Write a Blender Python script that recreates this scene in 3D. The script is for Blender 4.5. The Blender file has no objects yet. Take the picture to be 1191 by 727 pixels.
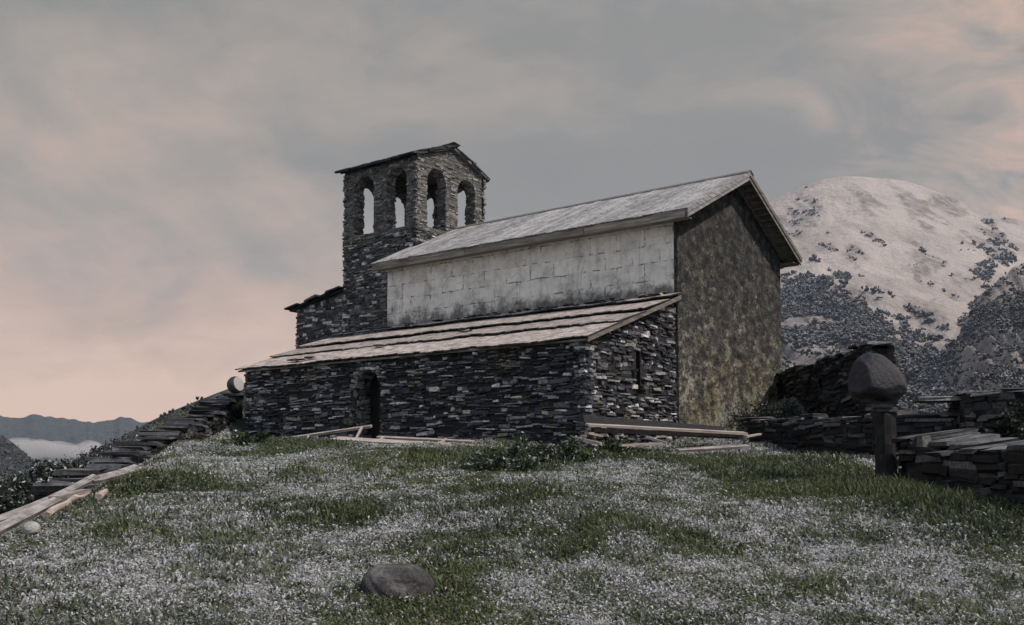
import bpy, bmesh, math, random
import numpy as np
from mathutils import Vector, Matrix
random.seed(7); rng = np.random.default_rng(7)
R = math.radians
S = bpy.context.scene
COL = S.collection
# ------------------------------------------------------------------ camera
F, CX, CY, PITCH, PW, PH = 1129.83, 595.5, 460.81, 0.0689, 1191.0, 727.0
cam = bpy.data.cameras.new('camera'); camo = bpy.data.objects.new('camera', cam); COL.objects.link(camo)
cam.sensor_width = 36; cam.sensor_fit = 'HORIZONTAL'; cam.lens = F / PW * 36
cam.shift_y = (CY - PH / 2) / PW
cam.clip_start = 0.1; cam.clip_end = 30000
camo.location = (0, 0, 0); camo.rotation_euler = (math.pi / 2 + PITCH, 0, 0)
S.camera = camo
S.render.resolution_x = 1024; S.render.resolution_y = 625
# ------------------------------------------------------------------ light
SUN_AZ = Vector((0.90, -0.42, 0)).normalized(); SUN_EL = R(50)
sun = bpy.data.lights.new('sun', 'SUN'); suno = bpy.data.objects.new('sun', sun); COL.objects.link(suno)
sun.energy = 3.6; sun.angle = R(0.8); sun.color = (1.0, 0.89, 0.79)
sdir = Vector((SUN_AZ.x * math.cos(SUN_EL), SUN_AZ.y * math.cos(SUN_EL), math.sin(SUN_EL)))
suno.rotation_euler = sdir.to_track_quat('Z', 'Y').to_euler(); suno.location = sdir * 60
S.view_settings.view_transform = 'Standard'; S.view_settings.look = 'None'
S.view_settings.exposure = 0.0; S.view_settings.gamma = 1.0; S.view_settings.use_curve_mapping = False

class NT:
    """tiny node helper"""
    def __init__(s, tree): s.t = tree; s.n = tree.nodes; s.l = tree.links
    def new(s, typ, **kw):
        n = s.n.new(typ)
        for k, v in kw.items(): setattr(n, k, v)
        return n
    def link(s, a, b): s.l.new(a, b)
    def setin(s, sock, v):
        if isinstance(v, bpy.types.NodeSocket): s.l.new(v, sock)
        elif v is not None: sock.default_value = v
    def math(s, op, a, b=None, clamp=False):
        n = s.new('ShaderNodeMath', operation=op, use_clamp=clamp); s.setin(n.inputs[0], a)
        if b is not None: s.setin(n.inputs[1], b)
        return n.outputs[0]
    def mix(s, f, a, b, mode='MIX'):
        n = s.new('ShaderNodeMix', data_type='RGBA', blend_type=mode); s.setin(n.inputs[0], f)
        for i, v in ((6, a), (7, b)):
            s.setin(n.inputs[i], v if isinstance(v, bpy.types.NodeSocket) else (*v, 1))
        return n.outputs[2]
    def ramp(s, f, stops, interp='LINEAR'):
        n = s.new('ShaderNodeValToRGB'); cr = n.color_ramp; cr.interpolation = interp
        while len(cr.elements) < len(stops): cr.elements.new(0.5)
        for e, (p, c) in zip(cr.elements, stops):
            e.position = p; e.color = (c, c, c, 1) if isinstance(c, (int, float)) else (*c, 1)
        s.setin(n.inputs[0], f); return n.outputs[0]
    def noise(s, vec, scale, detail=4, rough=0.55, dist=0.0):
        n = s.new('ShaderNodeTexNoise'); s.setin(n.inputs['Vector'], vec)
        n.inputs['Scale'].default_value = scale; n.inputs['Detail'].default_value = detail
        n.inputs['Roughness'].default_value = rough; n.inputs['Distortion'].default_value = dist
        return n.outputs['Fac']
    def mapping(s, vec, scale=(1, 1, 1), loc=(0, 0, 0), rot=(0, 0, 0)):
        n = s.new('ShaderNodeMapping'); s.setin(n.inputs[0], vec)
        n.inputs['Scale'].default_value = scale; n.inputs['Location'].default_value = loc; n.inputs['Rotation'].default_value = rot
        return n.outputs[0]
    def maprange(s, v, a, b, c=0.0, d=1.0):
        n = s.new('ShaderNodeMapRange'); s.setin(n.inputs[0], v)
        for i, q in enumerate((a, b, c, d)): n.inputs[i + 1].default_value = q
        return n.outputs[0]

# ------------------------------------------------------------------ world: nishita behind a torn, dusk-grey cloud deck
W = bpy.data.worlds.new('World'); S.world = W; W.use_nodes = True
t = NT(W.node_tree); t.n.clear()
sky = t.new('ShaderNodeTexSky', sky_type='NISHITA'); sky.sun_disc = False
sky.sun_elevation = SUN_EL; sky.sun_rotation = math.atan2(SUN_AZ.x, SUN_AZ.y)
tc = t.new('ShaderNodeTexCoord').outputs['Generated']
sep = t.new('ShaderNodeSeparateXYZ'); t.link(tc, sep.inputs[0])
zc = t.math('MAXIMUM', sep.outputs[2], 0.0)
den = t.math('ADD', zc, 0.36)
cmb = t.new('ShaderNodeCombineXYZ')
t.link(t.math('DIVIDE', sep.outputs[0], den), cmb.inputs[0]); t.link(t.math('DIVIDE', sep.outputs[1], den), cmb.inputs[1])
pl = cmb.outputs[0]                                             # the cloud deck seen in perspective
n1 = t.noise(t.mapping(pl, (0.85, 0.75, 1), (3.1, 0.6, 0), (0, 0, -0.25)), 2.0, 7, 0.55, 0.5)
n2 = t.noise(t.mapping(pl, (0.5, 1.0, 1), (8.7, 2.6, 0)), 1.5, 4, 0.5)
n3 = t.noise(t.mapping(pl, (1.1, 1.4, 1), (1.7, 5.2, 0)), 5.0, 8, 0.6, 0.6)
low = t.maprange(sep.outputs[2], 0.03, 0.46, 1.0, 0.0)          # breaks open lower down
side = t.maprange(t.math('ADD', t.math('MULTIPLY', sep.outputs[0], -1.0), t.math('MULTIPLY', sep.outputs[1], 0.35)), 0.05, 0.85)
rside = t.maprange(sep.outputs[0], 0.22, 0.55)
m = t.math('ADD', t.math('ADD', t.math('MULTIPLY', n1, 0.62), 0.135), t.math('MULTIPLY', t.math('SUBTRACT', n3, 0.5), 0.26))
m = t.math('ADD', m, t.math('MULTIPLY', low, t.math('ADD', t.math('MULTIPLY', side, 0.56), 0.08)))
m = t.math('ADD', m, t.math('MULTIPLY', t.math('MULTIPLY', side, low), t.math('MULTIPLY', t.math('SUBTRACT', n1, 0.5), 0.55)))
m = t.math('ADD', m, t.math('MULTIPLY', rside, t.math('ADD', t.math('MULTIPLY', t.math('SUBTRACT', n3, 0.47), 1.1), 0.17)))
cloud = t.ramp(m, [(0.30, (0.262, 0.262, 0.256)), (0.50, (0.295, 0.288, 0.272)), (0.60, (0.415, 0.367, 0.322)), (0.72, (0.60, 0.445, 0.36)), (0.95, (0.84, 0.60, 0.475))])
cloud = t.mix(t.maprange(n2, 0.35, 0.7, 0.0, 0.18), cloud, (0.31, 0.305, 0.295))
cloud = t.mix(t.maprange(sep.outputs[2], 0.42, 0.75), cloud, (0.235, 0.275, 0.34))  # sky above the view tinted bluer to cool the fill light
cloud = t.mix(t.maprange(sep.outputs[1], 0.05, -0.4), cloud, (0.26, 0.285, 0.33))
cover = t.math('MULTIPLY', t.maprange(n2, 0.62, 0.80, 0.97, 0.80), t.maprange(sep.outputs[2], 0.42, 0.75, 1.0, 0.45))
cl10 = t.new('ShaderNodeVectorMath', operation='SCALE'); t.link(cloud, cl10.inputs[0]); t.link(t.math('MULTIPLY', t.math('MULTIPLY', t.maprange(sep.outputs[2], 0.45, 0.85, 11.0, 26.0), t.maprange(sep.outputs[1], 0.1, -0.5, 1.0, 1.9)), 1.0), cl10.inputs['Scale'])  # unseen sky overhead and behind the camera brightened as added fill
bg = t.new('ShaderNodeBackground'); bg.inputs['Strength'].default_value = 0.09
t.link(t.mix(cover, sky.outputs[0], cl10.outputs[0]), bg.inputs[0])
out = t.new('ShaderNodeOutputWorld'); t.link(bg.outputs[0], out.inputs[0])

# ------------------------------------------------------------------ helpers
def vnoise(x, y, seed=0):
    x = np.asarray(x, float); y = np.asarray(y, float)
    xi = np.floor(x).astype(np.int64); yi = np.floor(y).astype(np.int64)
    fx = x - xi; fy = y - yi; fx = fx * fx * (3 - 2 * fx); fy = fy * fy * (3 - 2 * fy)
    def h(a, b):
        n = (a * 374761393 + b * 668265263 + seed * 1442695041) & 0x7fffffff
        n = ((n ^ (n >> 13)) * 1274126177) & 0x7fffffff
        return ((n ^ (n >> 16)) & 0xffff) / 65535.0
    return (h(xi, yi) * (1 - fx) + h(xi + 1, yi) * fx) * (1 - fy) + (h(xi, yi + 1) * (1 - fx) + h(xi + 1, yi + 1) * fx) * fy
def fbm(x, y, oct=4, seed=0, gain=0.5):
    s = 0; a = 1; tot = 0
    x = np.asarray(x, float); y = np.asarray(y, float)
    for o in range(oct):
        s = s + a * vnoise(x * 2 ** o + 17.3 * o, y * 2 ** o - 9.1 * o, seed + o); tot += a; a *= gain
    return s / tot
def sstep(a, b, v):
    q = np.clip((np.asarray(v, float) - a) / (b - a), 0, 1); return q * q * (3 - 2 * q)

def ray(px, py):
    X = (px - CX) / F; Z = (CY - py) / F; c, s = math.cos(PITCH), math.sin(PITCH)
    return Vector((X, c - s * Z, s + c * Z))
def P(px, py, d):
    r = ray(px, py); return r * (d / r.y)

EDGE_Y = [2, 5, 9, 17, 26, 31, 45]; EDGE_X = [-3.7, -3.9, -4.5, -5.9, -8.5, -10.0, -12]
def gz(x, y):
    x = np.asarray(x, float); y = np.asarray(y, float)
    a = -1.6 + 0.0895 * y; b = 0.60; k = 0.22
    h = np.clip(0.5 + 0.5 * (b - a) / k, 0, 1); z = b + (a - b) * h - k * h * (1 - h)
    z = np.maximum(z, -4)
    xe = np.interp(y, EDGE_Y, EDGE_X); d = np.maximum(xe - x, 0)
    z = z - 0.12 * np.minimum(d, 1) ** 2 - 0.34 * np.maximum(d - 0.3, 0) - 0.25 * np.maximum(d - 3, 0)
    z = z + 1.15 * sstep(24.5, 31.5, y) * sstep(-7.6, -9.2, x) * sstep(-13, -10.6, x)
    z = z + 1.35 * np.exp(-(((x - 8.2) / 1.5) ** 2 + ((y - 28.4) / 2.2) ** 2))
    z = z + (fbm(x * 0.35, y * 0.35, 4, 3) - 0.5) * 0.36 * sstep(48, 30, y) + (fbm(x * 1.8, y * 1.8, 3, 5) - 0.5) * 0.10
    r = np.hypot(x, y - 18)
    fall = np.maximum(r - 24, 0); z = z - np.minimum(0.004 * fall ** 2, 0.5 * fall) * 1.0
    return np.maximum(z, -90 + 10 * fbm(x * .01, y * .01, 3, 8))
def G(px, py):
    r = ray(px, py); d = 3.0
    while d < 60:
        p = r * (d / r.y)
        if p.z <= float(gz(p.x, p.y)): return p
        d += 0.03
    return r * (60 / r.y)

def tag(o, label=None, cat=None, group=None, kind=None):
    if label: o['label'] = label
    if cat: o['category'] = cat
    if group: o['group'] = group
    if kind: o['kind'] = kind
    return o
def empty(name, loc=(0, 0, 0), rz=0.0):
    o = bpy.data.objects.new(name, None); COL.objects.link(o); o.location = loc; o.rotation_euler = (0, 0, rz)
    o.empty_display_size = 0.2; return o

class MB:
    def __init__(s): s.v = []; s.f = []
    def add(s, verts, faces):
        b = len(s.v); s.v += [tuple(q) for q in verts]; s.f += [tuple(i + b for i in f) for f in faces]
    def hexa(s, p):                                             # 8 points: bottom 0-3, top 4-7
        s.add(p, [(3, 2, 1, 0), (4, 5, 6, 7), (0, 1, 5, 4), (1, 2, 6, 5), (2, 3, 7, 6), (3, 0, 4, 7)])
    def box(s, x0, x1, y0, y1, z0, z1):
        s.hexa([(x0, y0, z0), (x1, y0, z0), (x1, y1, z0), (x0, y1, z0), (x0, y0, z1), (x1, y0, z1), (x1, y1, z1), (x0, y1, z1)])
    def build(s, name, material, parent=None, smooth=False, loc=None):
        me = bpy.data.meshes.new(name); me.from_pydata(s.v, [], s.f); me.update()
        bm = bmesh.new(); bm.from_mesh(me); bmesh.ops.recalc_face_normals(bm, faces=bm.faces[:]); bm.to_mesh(me); bm.free()
        if smooth: me.polygons.foreach_set('use_smooth', [True] * len(me.polygons))
        me.materials.append(material)
        o = bpy.data.objects.new(name, me); COL.objects.link(o)
        if parent: o.parent = parent
        if loc is not None: o.location = loc
        return o
def npmesh(name, V, Fc, material, attr=None, smooth=False, parent=None):
    """V (n,3), Fc list of (m,k) int arrays; attr (n,3) per-vertex colour"""
    me = bpy.data.meshes.new(name); me.vertices.add(len(V)); me.vertices.foreach_set('co', np.asarray(V, np.float32).ravel())
    loops = np.concatenate([q.ravel() for q in Fc]); sizes = np.concatenate([np.full(len(q), q.shape[1]) for q in Fc])
    me.loops.add(len(loops)); me.loops.foreach_set('vertex_index', loops.astype(np.int32))
    starts = np.concatenate([[0], np.cumsum(sizes)[:-1]])
    me.polygons.add(len(sizes)); me.polygons.foreach_set('loop_start', starts.astype(np.int32))
    me.polygons.foreach_set('use_smooth', np.full(len(sizes), smooth))
    if attr is not None:
        a = me.color_attributes.new('tone', 'FLOAT_COLOR', 'POINT')
        a.data.foreach_set('color', np.concatenate([attr, np.ones((len(attr), 1))], 1).astype(np.float32).ravel())
    me.update(calc_edges=True); me.validate(); me.materials.append(material)
    o = bpy.data.objects.new(name, me); COL.objects.link(o)
    if parent: o.parent = parent
    return o
def grid_faces(nu, nv):
    i = np.arange(nu * nv).reshape(nu, nv)
    return np.stack([i[:-1, :-1].ravel(), i[1:, :-1].ravel(), i[1:, 1:].ravel(), i[:-1, 1:].ravel()], 1)

# ------------------------------------------------------------------ materials
def newmat(name):
    m = bpy.data.materials.new(name); m.use_nodes = True; t = NT(m.node_tree)
    b = t.n['Principled BSDF']; b.inputs['Roughness'].default_value = 0.8
    try: b.inputs['Specular IOR Level'].default_value = 0.3
    except Exception: pass
    return m, t, b
def bump(t, b, h, strength=0.5, dist=0.02):
    n = t.new('ShaderNodeBump'); n.inputs['Strength'].default_value = strength; n.inputs['Distance'].default_value = dist
    t.setin(n.inputs['Height'], h); t.link(n.outputs[0], b.inputs['Normal'])
def objco(t): return t.new('ShaderNodeTexCoord').outputs['Object']
def island(t): return t.new('ShaderNodeNewGeometry').outputs['Random Per Island']

def slate_mat(name, dark=1.0, lichen=0.12, rough=0.62, snow=0.0):
    m, t, b = newmat(name); co = objco(t); r = island(t)
    c = t.ramp(r, [(0.0, (0.008, 0.009, 0.012)), (0.40, (0.022, 0.024, 0.030)), (0.62, (0.055, 0.058, 0.066)), (0.80, (0.13, 0.132, 0.138)), (0.92, (0.27, 0.265, 0.26)), (1.0, (0.42, 0.405, 0.38))])
    n = t.noise(co, 13, 6, 0.7)
    c = t.mix(1.0, c, t.ramp(n, [(0.34, 0.25), (0.55, 1.0), (0.72, 1.7)]), 'MULTIPLY')
    l = t.math('MULTIPLY', t.maprange(t.noise(co, 1.3, 4, 0.6), 0.52, 0.66), t.maprange(t.noise(co, 14, 3), 0.45, 0.6))
    c = t.mix(t.math('MULTIPLY', l, lichen * 4), c, (0.16, 0.135, 0.05))
    if snow > 0:
        g = t.new('ShaderNodeNewGeometry'); sx = t.new('ShaderNodeSeparateXYZ'); t.link(g.outputs['Normal'], sx.inputs[0])
        sm = t.math('MULTIPLY', t.maprange(sx.outputs[2], 0.6, 0.9), t.maprange(t.noise(co, 3.5, 5), 0.42, 0.58))
        c = t.mix(t.math('MULTIPLY', sm, snow), c, (0.55, 0.54, 0.56))
    if dark != 1.0: c = t.mix(1.0, c, (dark, dark, dark), 'MULTIPLY')
    t.link(c, b.inputs['Base Color']); b.inputs['Roughness'].default_value = rough
    bump(t, b, t.noise(t.mapping(co, (1, 1, 3)), 22, 5, 0.65), 0.6, 0.02); return m
M = {}
M['slate'] = slate_mat('dry_stone_slate', 1.75, 0.12, 0.5)
M['slate_tower'] = slate_mat('tower_stone', 1.7, 0.05, 0.75)
def belfry_mat():
    m, t, b = newmat('mortared_rubble'); co = objco(t); r = island(t)
    c = t.ramp(r, [(0.0, (0.07, 0.07, 0.069)), (0.5, (0.16, 0.156, 0.15)), (1.0, (0.31, 0.30, 0.28))])
    c = t.mix(1.0, c, t.ramp(t.noise(co, 11, 6, 0.7), [(0.34, 0.35), (0.55, 1.0), (0.72, 1.5)]), 'MULTIPLY')
    t.link(c, b.inputs['Base Color']); bump(t, b, t.noise(co, 20, 5, 0.7), 0.7, 0.03); return m
M['belfry'] = belfry_mat()
M['slate_dark'] = slate_mat('shaded_dry_stone', 0.38, 0.10, 0.7, 0.25)  # darker copy of the slate, with shade put into its colour
M['slab'] = slate_mat('laid_slate_slab', 0.62, 0.05, 0.55, 0.24)
M['roof_slate'] = slate_mat('roof_slate', 0.8, 0.05, 0.7)

def core_mat():
    m, t, b = newmat('mortar_core'); co = objco(t)
    n = t.noise(t.mapping(co, (1.6, 1.6, 7)), 3.0, 6, 0.6)
    t.link(t.ramp(n, [(0.35, (0.03, 0.03, 0.03)), (0.55, (0.11, 0.108, 0.102)), (0.75, (0.22, 0.21, 0.195))]), b.inputs['Base Color'])
    bump(t, b, n, 0.9, 0.05); return m
M['core'] = core_mat()
def core_dark_mat():
    m, t, b = newmat('dark_joint'); co = objco(t)
    n = t.noise(t.mapping(co, (1.6, 1.6, 5)), 4.0, 5, 0.6)
    t.link(t.ramp(n, [(0.35, (0.006, 0.006, 0.008)), (0.75, (0.03, 0.03, 0.032))]), b.inputs['Base Color'])
    bump(t, b, n, 0.7, 0.03); return m
M['joint'] = core_dark_mat()
def dark_mat():
    m, t, b = newmat('dark_interior'); n = t.noise(objco(t), 5)
    t.link(t.ramp(n, [(0.3, 0.006), (0.7, 0.014)]), b.inputs['Base Color']); return m
M['dark'] = dark_mat()  # near-black, paints the unlit space behind the openings

def plaster_mat():
    m, t, b = newmat('lime_plaster'); co = objco(t)
    sp = t.new('ShaderNodeSeparateXYZ'); t.link(co, sp.inputs[0])
    warp = t.new('ShaderNodeTexNoise'); warp.inputs['Scale'].default_value = 1.6; t.link(co, warp.inputs['Vector'])
    ad = t.new('ShaderNodeVectorMath', operation='MULTIPLY_ADD'); t.link(warp.outputs['Color'], ad.inputs[0]); ad.inputs[1].default_value = (0.14, 0.0, 0.10)
    t.link(co, ad.inputs[2]); s2 = t.new('ShaderNodeSeparateXYZ'); t.link(ad.outputs[0], s2.inputs[0])
    cb = t.new('ShaderNodeCombineXYZ'); t.link(s2.outputs[0], cb.inputs[0]); t.link(s2.outputs[2], cb.inputs[1])
    br = t.new('ShaderNodeTexBrick'); t.link(cb.outputs[0], br.inputs['Vector'])
    br.inputs['Scale'].default_value = 1.0; br.inputs['Brick Width'].default_value = 0.86; br.inputs['Row Height'].default_value = 0.47
    br.inputs['Mortar Size'].default_value = 0.024; br.inputs['Mortar Smooth'].default_value = 0.6; br.offset = 0.45
    br.inputs['Color1'].default_value = (0.75, 0.72, 0.66, 1); br.inputs['Color2'].default_value = (0.67, 0.64, 0.585, 1); br.inputs['Mortar'].default_value = (0.67, 0.65, 0.61, 1)
    joint = t.math('MULTIPLY', br.outputs['Fac'], t.maprange(t.noise(co, 3.3, 6, 0.7), 0.49, 0.57))
    c = t.mix(1.0, br.outputs['Color'], t.ramp(t.noise(co, 2.2, 6, 0.65), [(0.3, 0.58), (0.5, 1.0), (0.72, 1.22)]), 'MULTIPLY')
    c = t.mix(t.math('MULTIPLY', joint, 0.85), c, (0.10, 0.092, 0.08))
    # hairline cracks, vertical drips
    vo = t.new('ShaderNodeTexVoronoi', feature='DISTANCE_TO_EDGE'); vo.inputs['Scale'].default_value = 1.1; t.link(ad.outputs[0], vo.inputs['Vector'])
    crack = t.math('MULTIPLY', t.maprange(vo.outputs[0], 0.012, 0.0), t.maprange(t.noise(co, 1.1, 2), 0.5, 0.6))
    c = t.mix(t.math('MULTIPLY', crack, 0.6), c, (0.12, 0.11, 0.10))
    drip = t.maprange(t.noise(t.mapping(co, (3.2, 3.2, 0.22)), 1.6, 5, 0.6), 0.54, 0.78)
    c = t.mix(t.math('MULTIPLY', drip, 0.42), c, (0.17, 0.16, 0.14))
    spots = t.maprange(t.noise(co, 11, 4, 0.7), 0.60, 0.70)
    c = t.mix(t.math('MULTIPLY', spots, 0.7), c, (0.16, 0.15, 0.13))
    # splash stain above the lean-to roof
    edge = t.math('ADD', sp.outputs[2], t.math('MULTIPLY', t.math('SUBTRACT', t.noise(t.mapping(co, (1, 1, .8)), 2.2, 9, 0.74), 0.5), 2.1))
    st = t.maprange(edge, 4.22, 3.86)
    c = t.mix(t.math('MULTIPLY', st, 0.86), c, t.ramp(t.noise(co, 12, 5, 0.7), [(0.35, (0.03, 0.03, 0.028)), (0.7, (0.16, 0.15, 0.13))]))
    t.link(c, b.inputs['Base Color']); b.inputs['Roughness'].default_value = 0.95
    h = t.math('SUBTRACT', t.noise(co, 16, 6, 0.7), t.math('MULTIPLY', joint, 0.7)); bump(t, b, h, 0.5, 0.025); return m
M['plaster'] = plaster_mat()

def gable_mat():
    m, t, b = newmat('lichened_render'); co = objco(t)
    sp = t.new('ShaderNodeSeparateXYZ'); t.link(co, sp.inputs[0])
    c = t.ramp(t.noise(t.mapping(co, (1, 0.6, 0.8)), 5.0, 8, 0.75), [(0.36, (0.008, 0.008, 0.008)), (0.50, (0.038, 0.038, 0.037)), (0.66, (0.12, 0.117, 0.11))])
    # crumbling pale render left in patches, more of it lower down, in vertical runs
    run = t.noise(t.mapping(co, (1.5, 1.5, 0.28)), 1.5, 5, 0.62)
    hb = t.math('MULTIPLY', t.math('SUBTRACT', 3.6, sp.outputs[2]), 0.032)
    pat = t.noise(t.mapping(co, (1, 0.58, 1.05)), 3.3, 10, 0.78)
    mk = t.math('ADD', t.math('ADD', pat, t.math('MULTIPLY', t.math('SUBTRACT', run, 0.5), 0.22)), hb)
    pale = t.ramp(t.noise(co, 9, 6, 0.75), [(0.32, (0.05, 0.047, 0.038)), (0.5, (0.23, 0.22, 0.185)), (0.7, (0.52, 0.50, 0.42))])
    tint = t.maprange(t.noise(co, 0.8, 3, 0.5), 0.42, 0.60)
    pale = t.mix(t.math('MULTIPLY', t.math('MULTIPLY', tint, t.maprange(sp.outputs[2], 5.0, 2.0)), 0.6), pale, (0.20, 0.175, 0.085))
    c = t.mix(t.maprange(mk, 0.52, 0.56), c, pale)
    c = t.mix(t.math('MULTIPLY', t.maprange(t.noise(co, 13, 6, 0.75), 0.53, 0.60), 0.8), c, (0.014, 0.013, 0.012))
    t.link(c, b.inputs['Base Color']); b.inputs['Roughness'].default_value = 0.97
    bump(t, b, t.math('ADD', t.noise(co, 20, 6, 0.75), t.maprange(mk, 0.535, 0.60)), 1.0, 0.05); return m
M['gable'] = gable_mat()

def wood_mat(name, stops, axis=(1, 1, 1), snow=0.0, rough=0.85):
    m, t, b = newmat(name); co = objco(t); r = island(t)
    off = t.new('ShaderNodeVectorMath', operation='ADD'); t.link(co, off.inputs[0])
    cb = t.new('ShaderNodeCombineXYZ')
    for i in range(3): t.link(t.math('MULTIPLY', r, 37.0 + 11 * i), cb.inputs[i])
    t.link(cb.outputs[0], off.inputs[1])
    g = t.noise(t.mapping(off.outputs[0], axis), 3.0, 6, 0.6)
    c = t.ramp(g, stops)
    c = t.mix(1.0, c, t.ramp(r, [(0.0, 0.72), (1.0, 1.25)]), 'MULTIPLY')
    if snow > 0:
        s = t.maprange(t.noise(co, 2.2, 7, 0.68), 0.44, 0.62)
        ge = t.new('ShaderNodeNewGeometry'); sx = t.new('ShaderNodeSeparateXYZ'); t.link(ge.outputs['Normal'], sx.inputs[0])
        c = t.mix(t.math('MULTIPLY', t.math('MULTIPLY', s, t.maprange(sx.outputs[2], 0.5, 0.75)), snow), c, (0.60, 0.58, 0.58))
    t.link(c, b.inputs['Base Color']); b.inputs['Roughness'].default_value = rough
    bump(t, b, g, 0.4, 0.015); return m
M['roof_board'] = wood_mat('weathered_roof_board', [(0.3, (0.07, 0.069, 0.07)), (0.48, (0.21, 0.207, 0.207)), (0.7, (0.38, 0.372, 0.37))], (6, 0.35, 6), 0.42)
M['trim'] = wood_mat('trim_board', [(0.3, (0.09, 0.078, 0.062)), (0.55, (0.22, 0.195, 0.16)), (0.75, (0.36, 0.325, 0.27))], (0.5, 6, 6))
M['rake'] = wood_mat('rake_board', [(0.3, (0.07, 0.062, 0.055)), (0.55, (0.15, 0.135, 0.12)), (0.75, (0.26, 0.24, 0.22))], (6, 0.5, 6))
M['plank'] = wood_mat('fresh_plank', [(0.3, (0.13, 0.105, 0.09)), (0.5, (0.32, 0.265, 0.23)), (0.72, (0.48, 0.41, 0.37))], (0.7, 9, 9), 0.35)
M['old_plank'] = wood_mat('grey_plank', [(0.3, (0.06, 0.052, 0.045)), (0.5, (0.16, 0.14, 0.125)), (0.72, (0.33, 0.30, 0.28))], (0.7, 9, 9), 0.35)
M['grey_plank'] = wood_mat('silvered_plank', [(0.3, (0.06, 0.053, 0.048)), (0.5, (0.17, 0.152, 0.14)), (0.72, (0.31, 0.285, 0.27))], (0.7, 9, 9), 0.35)
M['post'] = wood_mat('dark_post_wood', [(0.3, (0.006, 0.006, 0.007)), (0.55, (0.018, 0.017, 0.018)), (0.75, (0.042, 0.04, 0.04))], (8, 8, 0.8))

def aisle_roof_mat():
    m, t, b = newmat('snow_dusted_slate_roof'); co = objco(t); r = island(t)
    n = t.noise(t.mapping(co, (1, 1.9, 1)), 3.2, 9, 0.74)
    c = t.ramp(n, [(0.31, (0.07, 0.063, 0.06)), (0.44, (0.25, 0.218, 0.20)), (0.57, (0.48, 0.42, 0.385)), (0.75, (0.66, 0.60, 0.565))])
    c = t.mix(1.0, c, t.ramp(r, [(0.0, 0.70), (1.0, 1.12)]), 'MULTIPLY')
    sp = t.maprange(t.noise(co, 24, 4, 0.7), 0.60, 0.72)
    c = t.mix(t.math('MULTIPLY', sp, 0.5), c, (0.11, 0.10, 0.095))
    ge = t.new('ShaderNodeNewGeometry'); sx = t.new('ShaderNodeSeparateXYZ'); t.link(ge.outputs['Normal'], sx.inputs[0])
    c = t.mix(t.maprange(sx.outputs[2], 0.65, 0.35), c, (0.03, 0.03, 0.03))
    t.link(c, b.inputs['Base Color']); b.inputs['Roughness'].default_value = 0.9
    bump(t, b, t.noise(co, 14, 6, 0.7), 0.5, 0.03); return m
M['aisle_roof'] = aisle_roof_mat()

def boulder_mat(name, stops, pale=None, rough=0.6, bs=0.8, fleck=0.15):
    m, t, b = newmat(name); co = objco(t)
    c = t.ramp(t.noise(co, 5, 7, 0.7), stops)
    c = t.mix(t.maprange(t.noise(co, 16, 4, 0.7), 0.58, 0.68), c, (fleck, fleck * .97, fleck))
    c = t.mix(t.maprange(t.noise(t.mapping(co, (3, 3, 9)), 1.2, 3, 0.6), 0.60, 0.64, 0, 0.7), c, (0.02, 0.02, 0.025))
    if pale:
        ge = t.new('ShaderNodeNewGeometry'); dt = t.new('ShaderNodeVectorMath', operation='DOT_PRODUCT')
        t.link(ge.outputs['True Normal'], dt.inputs[0]); dt.inputs[1].default_value = pale
        c = t.mix(t.maprange(dt.outputs['Value'], 0.80, 0.86), c, (0.40, 0.39, 0.375))  # pale broken face; sunlight on that side is put into the colour too
    t.link(c, b.inputs['Base Color']); b.inputs['Roughness'].default_value = rough
    bump(t, b, t.noise(co, 14, 7, 0.75), bs, 0.05); return m
M['boulder_dark'] = boulder_mat('dark_boulder', [(0.3, (0.006, 0.006, 0.009)), (0.7, (0.022, 0.022, 0.030))], None, 0.42, 0.6, 0.05)
M['boulder_grey'] = boulder_mat('grey_boulder', [(0.34, (0.03, 0.029, 0.03)), (0.5, (0.11, 0.105, 0.105)), (0.66, (0.28, 0.27, 0.265))], None, 0.9, 1.4)
M['boulder_pale'] = boulder_mat('split_boulder', [(0.3, (0.02, 0.02, 0.02)), (0.7, (0.07, 0.07, 0.065))], (0.85, -0.45, 0.25))
M['snow_stone'] = boulder_mat('snowy_stone', [(0.3, (0.22, 0.21, 0.20)), (0.6, (0.46, 0.45, 0.44))])
M['moss_stone'] = boulder_mat('ochre_stone', [(0.3, (0.10, 0.08, 0.03)), (0.65, (0.26, 0.21, 0.09))])

def attr_mat(name, rough=0.7, trans=0.0):
    m, t, b = newmat(name); a = t.new('ShaderNodeAttribute', attribute_name='tone')
    t.link(a.outputs['Color'], b.inputs['Base Color']); b.inputs['Roughness'].default_value = rough
    if trans > 0:
        tr = t.new('ShaderNodeBsdfTranslucent'); t.link(a.outputs['Color'], tr.inputs[0])
        mx = t.new('ShaderNodeMixShader'); mx.inputs[0].default_value = trans
        t.link(b.outputs[0], mx.inputs[1]); t.link(tr.outputs[0], mx.inputs[2]); t.link(mx.outputs[0], t.n['Material Output'].inputs[0])
    return m
M['blade'] = attr_mat('grass_blade', 0.65, 0.35)
M['leaf'] = attr_mat('leaf', 0.6, 0.3)
M['snow'] = attr_mat('snow_clump', 0.9)

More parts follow.
